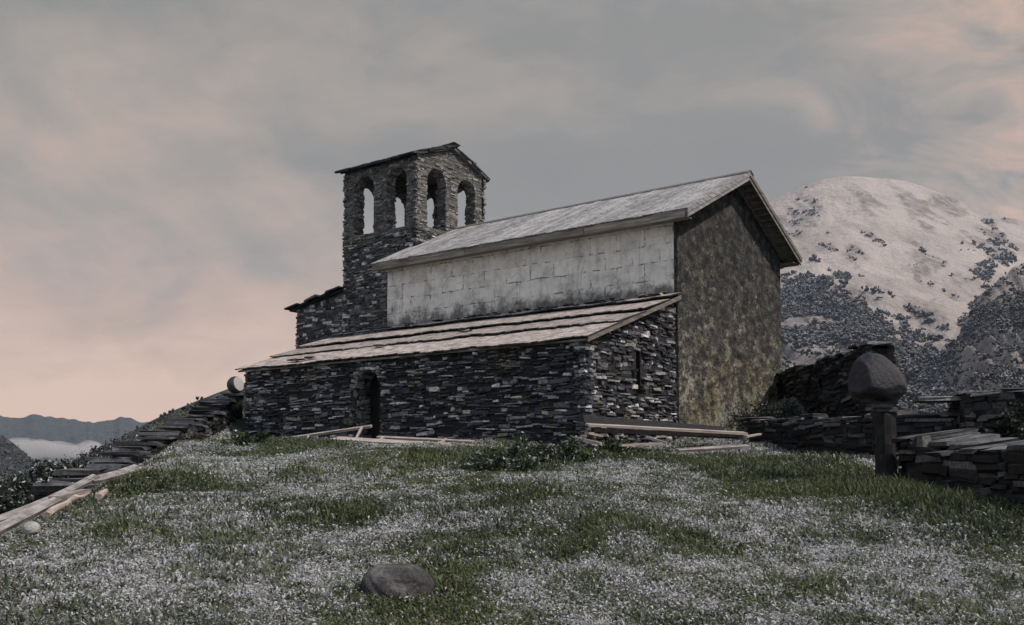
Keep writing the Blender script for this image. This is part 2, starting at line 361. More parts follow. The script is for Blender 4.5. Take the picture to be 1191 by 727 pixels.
def ground_mat():
    m, t, b = newmat('turf'); co = t.new('ShaderNodeNewGeometry').outputs['Position']
    a = t.new('ShaderNodeAttribute', attribute_name='tone')
    soil = t.ramp(t.noise(co, 7, 6, 0.7), [(0.32, (0.012, 0.017, 0.010)), (0.5, (0.03, 0.042, 0.022)), (0.7, (0.065, 0.08, 0.042))])
    sn = t.math('MULTIPLY', t.maprange(t.noise(co, 12, 6, 0.72), 0.46, 0.60), a.outputs['Fac'])
    c = t.mix(t.math('MULTIPLY', sn, 0.8), soil, (0.55, 0.56, 0.58))
    t.link(c, b.inputs['Base Color']); b.inputs['Roughness'].default_value = 0.95
    bump(t, b, t.noise(co, 16, 6, 0.75), 1.0, 0.06); return m
M['ground'] = ground_mat()

def mountain_mat():
    m, t, b = newmat('snowy_mountain'); co = t.new('ShaderNodeNewGeometry').outputs['Position']
    n = t.noise(co, 0.012, 8, 0.68)
    f = t.noise(t.mapping(co, (1, 1, 0.7)), 0.05, 8, 0.72)
    a = t.new('ShaderNodeAttribute', attribute_name='tone')
    snow = t.ramp(t.noise(co, 0.006, 6, 0.6), [(0.35, (0.44, 0.385, 0.345)), (0.6, (0.57, 0.505, 0.455))])
    bare = t.math('ADD', t.math('MULTIPLY', t.maprange(t.math('ADD', t.math('MULTIPLY', n, .5), t.math('MULTIPLY', f, .5)), 0.58, 0.66), 0.5), a.outputs['Fac'], True)
    bare = t.math('MULTIPLY', bare, t.maprange(f, 0.36, 0.52))
    c = t.mix(bare, snow, (0.085, 0.082, 0.078))
    t.link(c, b.inputs['Base Color']); b.inputs['Roughness'].default_value = 0.95
    bump(t, b, t.math('ADD', n, t.math('MULTIPLY', f, 0.5)), 1.0, 30.0); return m
M['mountain'] = mountain_mat()
def hill_mat():
    m, t, b = newmat('wooded_hill'); co = t.new('ShaderNodeNewGeometry').outputs['Position']
    f = t.noise(co, 0.18, 7, 0.7)
    t.link(t.ramp(f, [(0.38, (0.02, 0.026, 0.028)), (0.56, (0.055, 0.065, 0.062)), (0.66, (0.20, 0.21, 0.22))]), b.inputs['Base Color'])
    bump(t, b, f, 1.0, 3.0); return m
M['hill'] = hill_mat()
def shrub_mat(name='snowy_scrub', snow=0.75):
    m, t, b = newmat(name); g = t.new('ShaderNodeNewGeometry')
    sx = t.new('ShaderNodeSeparateXYZ'); t.link(g.outputs['Normal'], sx.inputs[0])
    r = island(t)
    n = t.noise(g.outputs['Position'], 0.6, 5, 0.75)
    c = t.ramp(r, [(0, (0.010, 0.014, 0.016)), (0.6, (0.028, 0.034, 0.036)), (1, (0.06, 0.06, 0.055))])
    s = t.math('MULTIPLY', t.maprange(sx.outputs[2], 0.1, 0.7), t.maprange(n, 0.46, 0.56))
    c = t.mix(t.math('MULTIPLY', s, snow), c, (0.58, 0.58, 0.60))
    t.link(c, b.inputs['Base Color']); b.inputs['Roughness'].default_value = 0.9; return m
M['shrub'] = shrub_mat('snowy_scrub', 0.5); M['forest'] = shrub_mat('dark_forest', 0.16)
def cloud_mat():
    m = bpy.data.materials.new('valley_cloud'); m.use_nodes = True; t = NT(m.node_tree); t.n.clear()
    v = t.new('ShaderNodeVolumePrincipled'); v.inputs['Color'].default_value = (0.97, 0.95, 0.94, 1); v.inputs['Density'].default_value = 0.035
    o = t.new('ShaderNodeOutputMaterial'); t.link(v.outputs[0], o.inputs['Volume']); return m
M['cloud'] = cloud_mat()

# ------------------------------------------------------------------ ground
TH = 0.6566; CB = Vector((4.2956, 25.184, 0.68))
def to_local(x, y):
    dx = np.asarray(x, float) - CB.x; dy = np.asarray(y, float) - CB.y; c, s = math.cos(TH), math.sin(TH)
    return dx * c - dy * s, dx * s + dy * c
def loc2w(x, y):
    c, s = math.cos(TH), math.sin(TH); return CB.x + x * c + y * s, CB.y - x * s + y * c
def snow_amount(x, y):
    x = np.asarray(x, float); y = np.asarray(y, float)
    a = fbm(x * 0.42 + 3.1, y * 0.30 + 1.7, 4, 21); b_ = fbm(x * 1.7, y * 1.2, 3, 31)
    m = (a - 0.5) * 3.4 + (b_ - 0.5) * 2.2 + 0.50
    m -= 0.9 * np.exp(-(((x - 1.0) / 3.4) ** 2 + ((y - 18.5) / 2.3) ** 2))      # green strip below the gable
    m -= 1.1 * np.exp(-(((x - 4.7) / 1.4) ** 2 + ((y - 13.5) / 4.0) ** 2))      # sheltered grass by the wall
    m -= 0.7 * np.exp(-(((x + 6.8) / 2.2) ** 2 + ((y - 23) / 5.0) ** 2))        # left brow
    m += 0.55 * np.exp(-(((x + 1.8) / 2.6) ** 2 + ((y - 16.5) / 3.5) ** 2))
    m -= 0.9 * sstep(6.3, 8, x) * sstep(17, 21, y)
    return np.clip(m, 0, 1)
rad = np.concatenate([np.arange(0.4, 46, 0.26), np.geomspace(46, 9000, 90)])
az = np.concatenate([np.linspace(-0.75, 0.75, 420), np.linspace(0.75, 2 * math.pi - 0.75, 122)[1:]])
RR, AA = np.meshgrid(rad, az, indexing='ij'); gx = RR * np.sin(AA); gy = RR * np.cos(AA)
V = np.stack([gx.ravel(), gy.ravel(), gz(gx, gy).ravel()], 1); sa = snow_amount(V[:, 0], V[:, 1])
g_ = npmesh('ground', V, [grid_faces(*gx.shape)], M['ground'], np.repeat(sa[:, None], 3, 1), smooth=True); tag(g_, kind='structure')

# ------------------------------------------------------------------ mountains, hills, haze
def ridge(name, px, skyl, basel, d0, d1, mat, namp=10, seed=1, nt=90, power=0.8, bare=None, ns=0.006, sm=31, gully=0):
    """terrain rising from distance d0 to a skyline at d1; px / skyl / basel give the profile, then a back slope"""
    nu = 420; us = np.linspace(px[0], px[-1], nu); sk = np.interp(us, px, skyl); kn = np.hanning(sm); kn /= kn.sum(); sk = np.convolve(np.pad(sk, sm // 2, 'edge'), kn, 'valid'); bs = np.interp(us, px, basel)
    ts = np.concatenate([np.linspace(0, 1, nt), 1 + np.linspace(0.05, 0.8, 14)])
    V = np.zeros((nu, len(ts), 3)); A = np.zeros((nu, len(ts)))
    for j, tt in enumerate(ts):
        q = min(tt, 1.0); d = d0 + (d1 - d0) * tt
        for_y = bs + (sk - bs) * (q ** power)
        X = (us - CX) / F; Z = (CY - for_y) / F; c, s = math.cos(PITCH), math.sin(PITCH)
        yy = c - s * Z; x = X / yy * d; z = (s + c * Z) / yy * d
        if tt > 1: z = (np.interp(us, us, V[:, nt - 1, 2])) - (tt - 1) * (d1 - d0) * 0.6
        damp = 0.35 + 0.65 * math.sin(math.pi * min(q, 1))
        z = z + (fbm(x * ns, d * ns + np.zeros_like(x), 6, seed, 0.52) - 0.5) * namp * damp
        V[:, j] = np.stack([x, np.full_like(x, d), z], 1)
        if gully: z = z + gully * damp * (sstep(0.55, 1.0, 1 - np.abs(2 * fbm((us * .5 - for_y) * .03, (us + for_y * .5) * .008, 5, 78, .55) - 1)) - .4)
        V[:, j, 2] = z
        if bare is not None: A[:, j] = bare(us, for_y)
    o = npmesh(name, V.reshape(-1, 3), [grid_faces(nu, len(ts))], M[mat], np.repeat(A.reshape(-1)[:, None], 3, 1), smooth=True)
    tag(o, kind='structure'); return V, us, ts
def tl(px):                                                     # lower edge of open snow on the far slope, in picture rows
    return np.interp(px, [850, 905, 960, 1010, 1050, 1085, 1110, 1140, 1250], [300, 312, 325, 352, 385, 400, 385, 340, 290])
def streaks(us, y):
    a = us * 0.50 - y; b_ = us + y * 0.50                       # gullies and scrub lines running down to the right
    v = 1 - np.abs(2 * fbm(a * 0.055, b_ * 0.011, 4, 77, 0.55) - 1)
    return sstep(0.80, 0.95, v) * sstep(0.40, 0.56, fbm(us * 0.03, y * 0.05, 3, 79))
def mbare(us, y):
    e = (y - tl(us)) / 18.0; return np.clip(np.clip(e * 0.25, 0, 0.6) + 0.62 * streaks(us, y) * sstep(205, 235, y), 0, 1)
MPX = [700, 860, 905, 930, 960, 1000, 1040, 1080, 1120, 1150, 1191, 1300, 1450]
MSK = [330, 250, 231, 219, 210, 205, 210, 221, 236, 246, 257, 285, 300]
MV, mus, mts = ridge('mountain', MPX, MSK, [545] * 13, 420, 2600, 'mountain', 75, 4, 120, 0.78, mbare, 0.0045, 31, 12)
NPX = [1040, 1090, 1120, 1150, 1191, 1240, 1350]
NV, nus, nts = ridge('near_mountain_spur', NPX, [520, 430, 382, 340, 305, 268, 215], [560] * 7, 330, 900, 'mountain', 26, 9, 70, 0.8, lambda u, y: np.clip((y - 325) / 60, 0, 0.5), 0.012, 31, 14)
HV, hus, hts = ridge('hillside', [-200, 40, 110, 150, 200, 262, 330, 500, 800], [600, 560, 522, 503, 478, 454, 430, 410, 420], [640] * 9, 110, 260, 'hill', 5, 12, 60, 0.9, None, 0.03)
VV_, vus, vts = ridge('valley_hill', [-400, -120, 0, 25, 60, 120, 300], [430, 470, 503, 520, 556, 590, 620], [640] * 7, 380, 800, 'hill', 14, 15, 60, 0.9, None, 0.012)
fx = np.linspace(-260, 420, 171); fy = 484 + 0.03 * np.maximum(fx, -50) + 22 * (0.5 - fbm(fx * .035, fx * 0, 4, 63, 0.6)); ridge('far_mountain', fx, fy, fx * 0 + 548, 2600, 3200, 'hill', 60, 17, 50, 0.7, None, 0.006, 5)

# low cloud lying in the left valley
icov = None
def ico(sub=2):
    bm = bmesh.new(); bmesh.ops.create_icosphere(bm, subdivisions=sub, radius=1.0)
    v = np.array([q.co[:] for q in bm.verts]); f = np.array([[q.index for q in fc.verts] for fc in bm.faces]); bm.free(); return v, f
def blobs(name, cs, rs, mat, sub=2, jit=0.18, sc=1.5, smooth=True, sq=None):
    v, f = ico(sub); n = len(cs); k = len(v)
    jn = 1 + (rng.random((n, k)) - 0.5) * 2 * jit
    VV = v[None] * jn[..., None] * np.asarray(rs)[:, None, :] + np.asarray(cs)[:, None, :]
    FF = (f[None] + (np.arange(n) * k)[:, None, None]).reshape(-1, 3)
    return npmesh(name, VV.reshape(-1, 3), [FF], M[mat], None, smooth)
cs, rs = [], []
for i in range(420):
    u = rng.uniform(-60, 175); hh = 12 * math.exp(-((u - 35) / 40) ** 2) + 10 * math.exp(-((u - 105) / 14) ** 2) * rng.random()
    p = P(u, 533 - hh * rng.random() ** .6 - 8 * rng.random(), rng.uniform(1500, 2100))
    s_ = rng.uniform(4, 15); cs.append(p[:]); rs.append((s_ * 1.7, s_ * 1.5, s_ * 0.8))
tag(blobs('low_cloud', cs, rs, 'cloud', 2, 0.12), 'pale low cloud lying in the valley beyond the stone steps', 'cloud', kind='stuff')

# scrub forest on the slopes (uncountable)
def scatter_scrub(name, V, us, ts, n, fn, rmin, rmax, label, sub=1, mat='shrub', nb=7):
    nu, nt_, _ = V.shape; cs, rs = [], []
    tries = 0
    while len(cs) < n and tries < n * 40:
        tries += 1
        i = rng.integers(0, nu - 1); j = rng.integers(0, np.searchsorted(ts, 1.0) - 1); a, b_ = rng.random(2)
        p = V[i, j] * (1 - a) * (1 - b_) + V[i + 1, j] * a * (1 - b_) + V[i, j + 1] * (1 - a) * b_ + V[i + 1, j + 1] * a * b_
        px = CX + F * p[0] / (p[1] * math.cos(PITCH) + p[2] * math.sin(PITCH))
        py = CY - F * (-p[1] * math.sin(PITCH) + p[2] * math.cos(PITCH)) / (p[1] * math.cos(PITCH) + p[2] * math.sin(PITCH))
        if rng.random() > fn(px, py, p): continue
        s_ = (rmin + (rmax - rmin) * rng.random() ** 2.2) * min(1.25, (p[1] / 1000) ** 0.5 if p[1] > 400 else 1); cs.append((p[0], p[1], p[2] + s_ * 0.4)); rs.append((s_ * rng.uniform(.7, 1.1), s_ * rng.uniform(.7, 1.1), s_ * rng.uniform(0.7, 1.25)))
    c2, r2 = [], []                                             # each shrub is a handful of twiggy clumps
    for c_, q_ in zip(cs, rs):
        for k in range(nb):
            o_ = rng.normal(0, 0.5, 3); o_[2] = abs(o_[2]) * 0.9 - 0.15; f_ = rng.uniform(.22, .50)
            c2.append(np.array(c_) + o_ * np.array(q_)); r2.append(np.array(q_) * f_)
    cs, rs = c2, r2
    return tag(blobs(name, cs, rs, mat, sub, 0.42, smooth=False), label, 'forest', kind='stuff')
def f_main(px, py, p):
    if px < 860 or px > 1230: return 0
    e = py - tl(px)
    cl = float(fbm(p[0] * 0.018, p[2] * 0.03, 3, 55))
    if e > 0: return min(1, 0.25 + e / 40) * (0.06 + 1.2 * float(sstep(0.40, 0.54, cl))) * (0.35 + 600 / p[1])
    return (0.16 + 0.5 * float(sstep(-60, 0, e))) * float(streaks(px, py)) * float(sstep(-125, -20, e))
scatter_scrub('hillside_scrub', MV, mus, mts, 12500, f_main, 2.2, 6.4, 'snow dusted scrub forest covering the lower slope of the mountain')
scatter_scrub('spur_scrub', NV, nus, nts, 5500, lambda px, py, p: (0.9 if 1050 < px < 1240 else 0) * (0.25 + 0.75 * float(sstep(0.4, 0.55, fbm(p[0] * .03, p[2] * .04, 3, 61)))), 1.2, 3.8, 'dark scrub on the nearer mountain spur at right')

scatter_scrub('hillside_scrub', HV, hus, hts, 5200, lambda px, py, p: 1.0 if -20 < px < 300 else 0, 0.35, 1.1, 'fine dark scrub on the slope behind the stone steps', mat='forest', nb=3)
scatter_scrub('valley_forest', VV_, vus, vts, 3600, lambda px, py, p: 1.0 if -60 < px < 110 else 0, 1.2, 3.2, 'dense dark forest on the blue hill at the left edge', mat='forest', nb=3)
# ------------------------------------------------------------------ stone building kit
def stone(mb, o, U, Vv, N, w, h, pr, back=0.12, jit=0.25):
    """one rough flat stone: centre o on the wall face, w x h, standing pr proud"""
    a = random.gauss(0, 0.05)
    def q(su, sv, dn, k):
        u = su * w / 2 * k + random.uniform(-1, 1) * jit * min(w, h) * 0.5; v = sv * h / 2 * k + random.uniform(-1, 1) * jit * h * 0.5
        return o + U * (u - a * v) + Vv * (v + a * u) + N * dn
    sg = ((-1, -1), (1, -1), (1, 1), (-1, 1))
    b_ = [q(x, y, -back, 1.0) for x, y in sg]; m_ = [q(x, y, pr * random.uniform(0.35, 0.7), 1.0) for x, y in sg]
    tl_ = random.uniform(-0.012, 0.02)
    f_ = [q(x, y, pr + tl_ * y * -1, 0.80) for x, y in sg]
    mb.add(b_ + m_ + f_, [(0, 1, 5, 4), (1, 2, 6, 5), (2, 3, 7, 6), (3, 0, 4, 7), (4, 5, 9, 8), (5, 6, 10, 9), (6, 7, 11, 10), (7, 4, 8, 11), (8, 9, 10, 11)])
def stone_face(mb, o, U, N, width, top, z0=0.0, hole=None, hr=(0.03, 0.085), lr=(0.08, 0.50), pr=(-0.02, 0.09), up=Vector((0, 0, 1)), over=0.03):
    """courses of thin stones on a face; top(u) gives the height, hole(u, z) True inside an opening"""
    U = Vector(U); N = Vector(N); o = Vector(o); z = z0
    mx = max(top(width * i / 20) for i in range(21))
    while z < mx:
        h = random.uniform(*hr) if random.random() < 0.88 else random.uniform(hr[1], hr[1] * 1.6)
        u = -random.uniform(0, 0.1) - over
        while u < width + over - 0.02:
            w = random.uniform(*lr) * random.choice((0.5, 0.8, 1.0, 1.25))
            if u + w > width + over: w = max(width + over - u, 0.06)
            c = min(max(u + w / 2, 0), width); zz = z + h / 2 + random.uniform(-0.012, 0.012)
            tp = top(c); zz += 0.05 * math.sin(c * 1.7 + z * 2.1) + 0.03 * math.sin(c * 4.3 - z * 3.7)
            if zz < tp - 0.01 and not (hole and (hole(c, zz) or hole(u + w * 0.12, zz) or hole(u + w * 0.88, zz))):
                if random.random() < 0.93:
                    stone(mb, o + U * (u + w / 2) + up * zz, U, up, N, w * random.uniform(.9, 1.0), h * random.uniform(.7, 1.0), random.uniform(*pr), jit=0.42)
            u += w
        z += h
def arch_fn(c, half, z0, zs):
    """arch opening: centre c, half width, sill z0, springing zs -> (bottom, crown) at u or None"""
    def f(u):
        d = abs(u - c)
        return None if d >= half else (z0, zs + math.sqrt(max(half * half - d * d, 0)))
    return f
def wall_core(mb, o, U, N, width, thick, top, z0, arches=(), n=14):
    """solid wall with arched holes, made of vertical strips; N points out"""
    U = Vector(U); N = Vector(N); o = Vector(o); up = Vector((0, 0, 1))
    cuts = {0.0, width}
    for c, half, _, _ in arches:
        for i in range(n + 1): cuts.add(c + half * math.cos(math.pi * i / n) * 0.99999)
    for i in range(1, 8): cuts.add(width * i / 8)
    cuts = sorted(cuts); fs = [arch_fn(*a) for a in arches]
    def slab(u0, u1, b0, b1, t0, t1):
        if max(t0 - b0, t1 - b1) < 1e-4: return
        pts = []
        for (bb0, bb1) in ((b0, b1), (t0, t1)):
            pts += [o + U * u0 + up * bb0, o + U * u1 + up * bb1, o + U * u1 - N * thick + up * bb1, o + U * u0 - N * thick + up * bb0]
        mb.hexa(pts)
    for u0, u1 in zip(cuts[:-1], cuts[1:]):
        if u1 - u0 < 1e-5: continue
        um = (u0 + u1) / 2; hit = None
        for f in fs:
            if f(um): hit = f
        if hit:
            zb = hit(um)[0]
            def crown(u):
                r = hit(u); return r[1] if r else hit(um + (u - um) * 0.9)[1]
            slab(u0, u1, z0, z0, zb, zb); slab(u0, u1, crown(u0), crown(u1), top(u0), top(u1))
        else: slab(u0, u1, z0, z0, top(u0), top(u1))
def arch_lining(mb, o, U, N, thick, c, half, z0, zs, edge=False):
    """stones lining the reveals and the soffit of an arch"""
    U = Vector(U); N = Vector(N); o = Vector(o); up = Vector((0, 0, 1))
    for sg in (-1, 1):
        base = o + U * (c + sg * half) - N * thick
        stone_face(mb, base, N, U * -sg, thick, lambda u: zs, z0, None, (0.05, 0.13), (0.14, 0.4), (0.0, 0.035), over=0.0)
    k = max(int(math.pi * half / 0.10), 6)
    for i in range(k):
        a = math.pi * (i + 0.5) / k; nrm = U * -math.cos(a) - up * math.sin(a); tg = U * -math.sin(a) + up * math.cos(a)
        ctr = o + U * (c + half * math.cos(a)) + up * (zs + half * math.sin(a))
        for j in range(2): stone(mb, ctr - N * thick * (0.25 + 0.5 * j), tg, N, nrm, math.pi * half / k * 0.95, thick * 0.5, random.uniform(0, 0.03))
        if edge: stone(mb, ctr - nrm * 0.12, tg, nrm, N, math.pi * half / k * 0.9, 0.24, random.uniform(0.0, 0.04))

# ------------------------------------------------------------------ church
church = empty('church', CB, -TH)
tag(church, 'old stone chapel with plastered nave, slate aisle roof and arched bell tower', 'church')
X, Y, Z = Vector((1, 0, 0)), Vector((0, 1, 0)), Vector((0, 0, 1))
Wd, L, HE, HA = 6.9, 10.6, 5.917, 7.579
OG, OE = 0.55, 0.415; K = (HA - HE) / (Wd / 2)
# nave walls
mb = MB(); mb.box(-L, -0.056, 0.0, 0.5, -1.2, HE); mb.box(-L, -0.056, Wd - 0.5, Wd, -1.2, HE); mb.build('nave_side_wall', M['plaster'], church)
mb = MB()
mb.add([(-L + .003, 0.5, -1.2), (-L + .003, Wd - 0.5, -1.2), (-L + .003, Wd - .5, HE + K * .5 - .05), (-L + .003, Wd / 2, HA - .05), (-L + .003, 0.5, HE + K * .5 - .05)] +
       [(-L + .5, 0.5, -1.2), (-L + .5, Wd - 0.5, -1.2), (-L + .5, Wd - .5, HE + K * .5 - .05), (-L + .5, Wd / 2, HA - .05), (-L + .5, 0.5, HE + K * .5 - .05)],
       [(0, 1, 2, 3, 4), (9, 8, 7, 6, 5), (0, 5, 6, 1), (1, 6, 7, 2), (2, 7, 8, 3), (3, 8, 9, 4), (4, 9, 5, 0)])
mb.build('rear_wall', M['plaster'], church)
# gable wall: rough render as a finely modelled skin on a solid wall
ny, nz = 150, 190
ys = np.linspace(0, Wd, ny); V = np.zeros((ny, nz, 3))
for i, y in enumerate(ys):
    tp = HE + K * min(y, Wd - y) - 0.02; zz = np.linspace(-1.2, tp, nz)
    V[i, :, 0] = 0.012 + 0.05 * fbm(y * 3 + 0 * zz, zz * 3, 5, 91, 0.6) + 0.02 * fbm(y * 16 + 0 * zz, zz * 16, 2, 95)
    V[i, :, 1] = y + (0.012 * (fbm(zz * 2, zz * 0 + i, 3, 97) - .5) if i in (0, ny - 1) else 0); V[i, :, 2] = zz
Vb = V.copy(); Vb[:, :, 0] = -0.055
ga = grid_faces(ny, nz); n0 = ny * nz; ids = np.arange(n0).reshape(ny, nz)
def strip(a): return np.stack([a[:-1], a[1:], a[1:] + n0, a[:-1] + n0], 1)
Fg = [ga, ga[:, ::-1] + n0, strip(ids[0, :])[:, ::1], strip(ids[-1, :]), strip(ids[:, -1]), strip(ids[:, 0])]
npmesh('gable_wall', np.concatenate([V.reshape(-1, 3), Vb.reshape(-1, 3)]), Fg, M['gable'], None, False, church)
# nave roof: boards running from ridge to eave, on a solid deck
mb = MB(); x1, x0 = OG, -L - 0.306
def roofz(y, t_=0.0): return HA - K * abs(y - Wd / 2) + t_
for (ya, yb) in ((-OE, Wd / 2), (Wd / 2, Wd + OE)):
    pts = []
    for tt in (0.03, 0.12): pts += [(x0, ya, roofz(ya, tt)), (x1, ya, roofz(ya, tt)), (x1, yb, roofz(yb, tt)), (x0, yb, roofz(yb, tt))]
    mb.hexa(pts)
    x = x0 - 0.03
    while x < x1 + 0.02:
        w = random.uniform(0.20, 0.34); w = min(w, x1 + 0.05 - x)
        if w < 0.05: break
        t0 = 0.125 + random.uniform(0, 0.018); e0 = random.uniform(-0.05, 0.03)
        yo = ya - (0.05 + e0 if ya < 0 else 0); yi = yb + (0.05 + e0 if yb > Wd else 0)
        pts = []
        for tt in (t0, t0 + 0.025): pts += [(x, yo, roofz(yo, tt)), (x + w - 0.012, yo, roofz(yo, tt)), (x + w - 0.012, yi, roofz(yi, tt)), (x, yi, roofz(yi, tt))]
        mb.hexa(pts); x += w
roof = mb.build('nave_roof', M['roof_board'], church)
mb = MB()
for sg in (-1, 1):
    pts = []
    for tt in (0.155, 0.185): pts += [(x0 - .06, Wd / 2, roofz(Wd / 2, tt + .01)), (x1 + .08, Wd / 2, roofz(Wd / 2, tt + .01)), (x1 + .08, Wd / 2 + sg * .2, roofz(Wd / 2 + .2, tt)), (x0 - .06, Wd / 2 + sg * .2, roofz(Wd / 2 + .2, tt))]
    mb.hexa(pts)
mb.build('ridge_cap', M['rake'], roof)
for side, yw, sg in ((0, 0.0, -1), (1, Wd, 1)):
    ye = yw + sg * OE; zb = roofz(ye)
    mb = MB()
    for xa, xb in ((x0 + .02, -6.9), (-6.88, -2.6), (-2.58, x1 - .04)):
        ya_, yb_ = sorted((ye - sg * 0.02, ye + sg * 0.02)); mb.box(xa, xb, ya_, yb_, zb - 0.09 + random.uniform(-.012, .012), zb + 0.10)
    mb.build('fascia_board', M['trim'], roof)
    mb = MB(); ya_, yb_ = sorted((yw + sg * 0.003, ye - sg * 0.021)); q = 5
    for i in range(2):
        a = ya_ + (yb_ - ya_) * i / 2; b_ = ya_ + (yb_ - ya_) * (i + 1) / 2 - 0.01
        mb.box(x0 + .05, x1 - .06, a, b_, zb - 0.07 + .01 * i, zb - 0.045 + .01 * i)
    mb.build('soffit_board', M['trim'], roof)
    # rakes on the gable end
    ym = Wd / 2; pts = []; mb = MB()
    for (dx0, dx1, t0, t1, sh) in ((x1 - 0.005, x1 + 0.035, -0.10, 0.12, 0), (x1 + 0.037, x1 + 0.06, 0.02, 0.15, 0.04)):
        pts = []
        yo = ye + sg * sh
        for tt in (t0, t1): pts += [(dx0, yo, roofz(yo, tt)), (dx1, yo, roofz(yo, tt)), (dx1, ym, roofz(ym, tt)), (dx0, ym, roofz(ym, tt))]
        mb.hexa(pts)
    mb.build('barge_board', M['roof_board'] if side == 0 else M['rake'], roof)
    mb = MB(); pts = []
    for tt in (-0.10, 0.028): pts += [(0.075, ye, roofz(ye, tt)), (0.13, ye, roofz(ye, tt)), (0.13, ym, roofz(ym, tt)), (0.075, ym, roofz(ym, tt))]
    mb.hexa(pts)
    n = 15
    for i in range(n):                                          # purlin ends under the overhang
        y = ye + (ym - ye) * (i + 0.5) / n; dy = 0.045; pts = []
        for tt in (-0.04, 0.028): pts += [(0.131, y - dy, roofz(y - dy, tt)), (x1 - 0.006, y - dy, roofz(y - dy, tt)), (x1 - 0.006, y + dy, roofz(y + dy, tt)), (0.131, y + dy, roofz(y + dy, tt))]
        mb.hexa(pts)
    mb.build('rake_batten', M['rake'], roof)
# aisle
LA, WA, HT, HEV, OA = 12.3, 4.237, 3.698, 2.133, 0.234
KA = (HT - HEV) / (WA + OA)
def az_(y, tt=0.0): return HT + KA * y + tt                     # y is negative towards the eave
def wl(u): return az_(-WA) - 0.13
DOOR = (LA - 7.05, 0.46, -0.35, 1.36)                           # u measured from the far corner
mb = MB(); o0 = Vector((-LA, -WA, 0))
wall_core(mb, o0, X, -Y, LA - 0.05, 0.55, wl, -1.4, [DOOR])
wall_core(mb, Vector((-LA, -0.02, 0)), -Y, -X, WA - 0.57, 0.5, lambda u: az_(-u) - 0.14, -1.4)
SLIT = (WA - 1.91, 0.10, 1.02, 2.02)
endtop = lambda u: az_(u - WA) - 0.14
wall_core(mb, Vector((-0.05, -WA + .552, 0)), Y, X, WA - 0.57, 0.5, lambda u: endtop(u + .552), -1.4, [(SLIT[0] - .552, SLIT[1], SLIT[2], SLIT[3])])
aw = mb.build('aisle_wall', M['joint'], church)
mb = MB(); fd = arch_fn(*DOOR); fsl = arch_fn(*SLIT)
def mk(fn):
    def h(u, z):
        r = fn(u); return bool(r and r[0] < z < r[1])
    return h
stone_face(mb, o0, X, -Y, LA - 0.05, lambda u: wl(u) + .05, -0.5, mk(fd))
ml = MB(); arch_lining(ml, o0, X, -Y, 0.5, *DOOR, True)
stone_face(mb, Vector((-0.05, -WA, 0)), Y, X, WA - 0.06, lambda u: endtop(u) + .04, -0.5, mk(fsl))
stone_face(mb, Vector((-LA, 0, 0)), -Y, -X, WA, lambda u: az_(-u) - .1, -0.5)
# through-stones tying the corner
for i in range(26):
    z = -0.4 + i * 0.1
    if z < 2.0: stone(mb, Vector((-0.12, -WA, z)), X, Z, -Y, random.uniform(.25, .5), 0.075, random.uniform(0.03, 0.07)); stone(mb, Vector((-0.05, -WA + .14, z + .03)), Y, Z, X, random.uniform(.25, .5), 0.075, random.uniform(0.03, 0.06))
mb.build('stone_facing', M['slate'], aw)
ml.build('door_arch', M['belfry'], aw)  # paler stone than the wall; the reveal's light is put into its colour
mb = MB(); mb.box(-7.05 - 0.52, -7.05 + 0.52, -WA + 0.56, -WA + 0.60, -0.5, 1.9); mb.build('doorway', M['dark'], aw)  # near-black panel paints the darkness inside the arch
mb = MB(); mb.box(-0.58, -0.56, -1.91 - .2, -1.91 + .2, 0.9, 2.3); mb.build('slit_window_dark', M['dark'], aw)  # near-black panel stands in for the unlit room behind the slit
# aisle roof: overlapping courses with ragged lower edges
mb = MB(); YT = 0.0; x_end = 0.17; x_far = -LA - 0.32
pts = []
for tt in (-0.10, -0.05):
    pts += [(x_far + .06, -WA - OA + .10, az_(-WA - OA + .10, tt)), (x_end - .05, -WA - OA + .10, az_(-WA - OA + .10, tt)), (x_end - .05, -0.004, az_(0, tt)), (x_far + .06, -0.004, az_(0, tt))]
mb.hexa(pts)
deck = mb.build('roof_deck', M['old_plank'], church)
mb = MB()
courses = [(-2.95, -WA - OA, 0.00), (-1.85, -3.15, 0.035), (-0.65, -2.0, 0.065), (-0.004, -0.72, 0.095)]
for ci, (yt, yl, lift) in enumerate(courses):
    ns = 300; rows = []; vs, fs = [], []; jog = 0.0; th = 0.034
    for i in range(ns + 1):
        xx = x_far + (x_end - x_far) * i / ns
        if random.random() < 0.30: jog = random.uniform(-.07, .07)                # each slate ends a little differently
        yy = yl + jog + 0.30 * (float(fbm(xx * 0.9, ci * 7.7, 3, 41)) - 0.5) + random.uniform(-.012, .012)
        lf = lift + 0.05 * (float(fbm(xx * 0.6, ci * 3.1, 3, 47)) - .5); d1 = lf + (0.015 if ci else 0.0); d0_ = lf - (0.05 if ci else 0.015)
        vs += [(xx, yt, az_(yt, d0_ + th)), (xx, (yt + yy) / 2, az_((yt + yy) / 2, (d0_ + d1) / 2 + th + random.uniform(-.006, .006))), (xx, yy, az_(yy, d1 + th)), (xx, yy - .004, az_(yy, d1)), (xx, yt, az_(yt, d0_))]
    for i in range(ns):
        b0, b1 = i * 5, (i + 1) * 5
        for k in range(5): fs.append((b0 + k, b1 + k, b1 + (k + 1) % 5, b0 + (k + 1) % 5))
    fs += [(0, 1, 2, 3, 4), tuple(ns * 5 + k for k in (4, 3, 2, 1, 0))]
    mb.add(vs, fs)
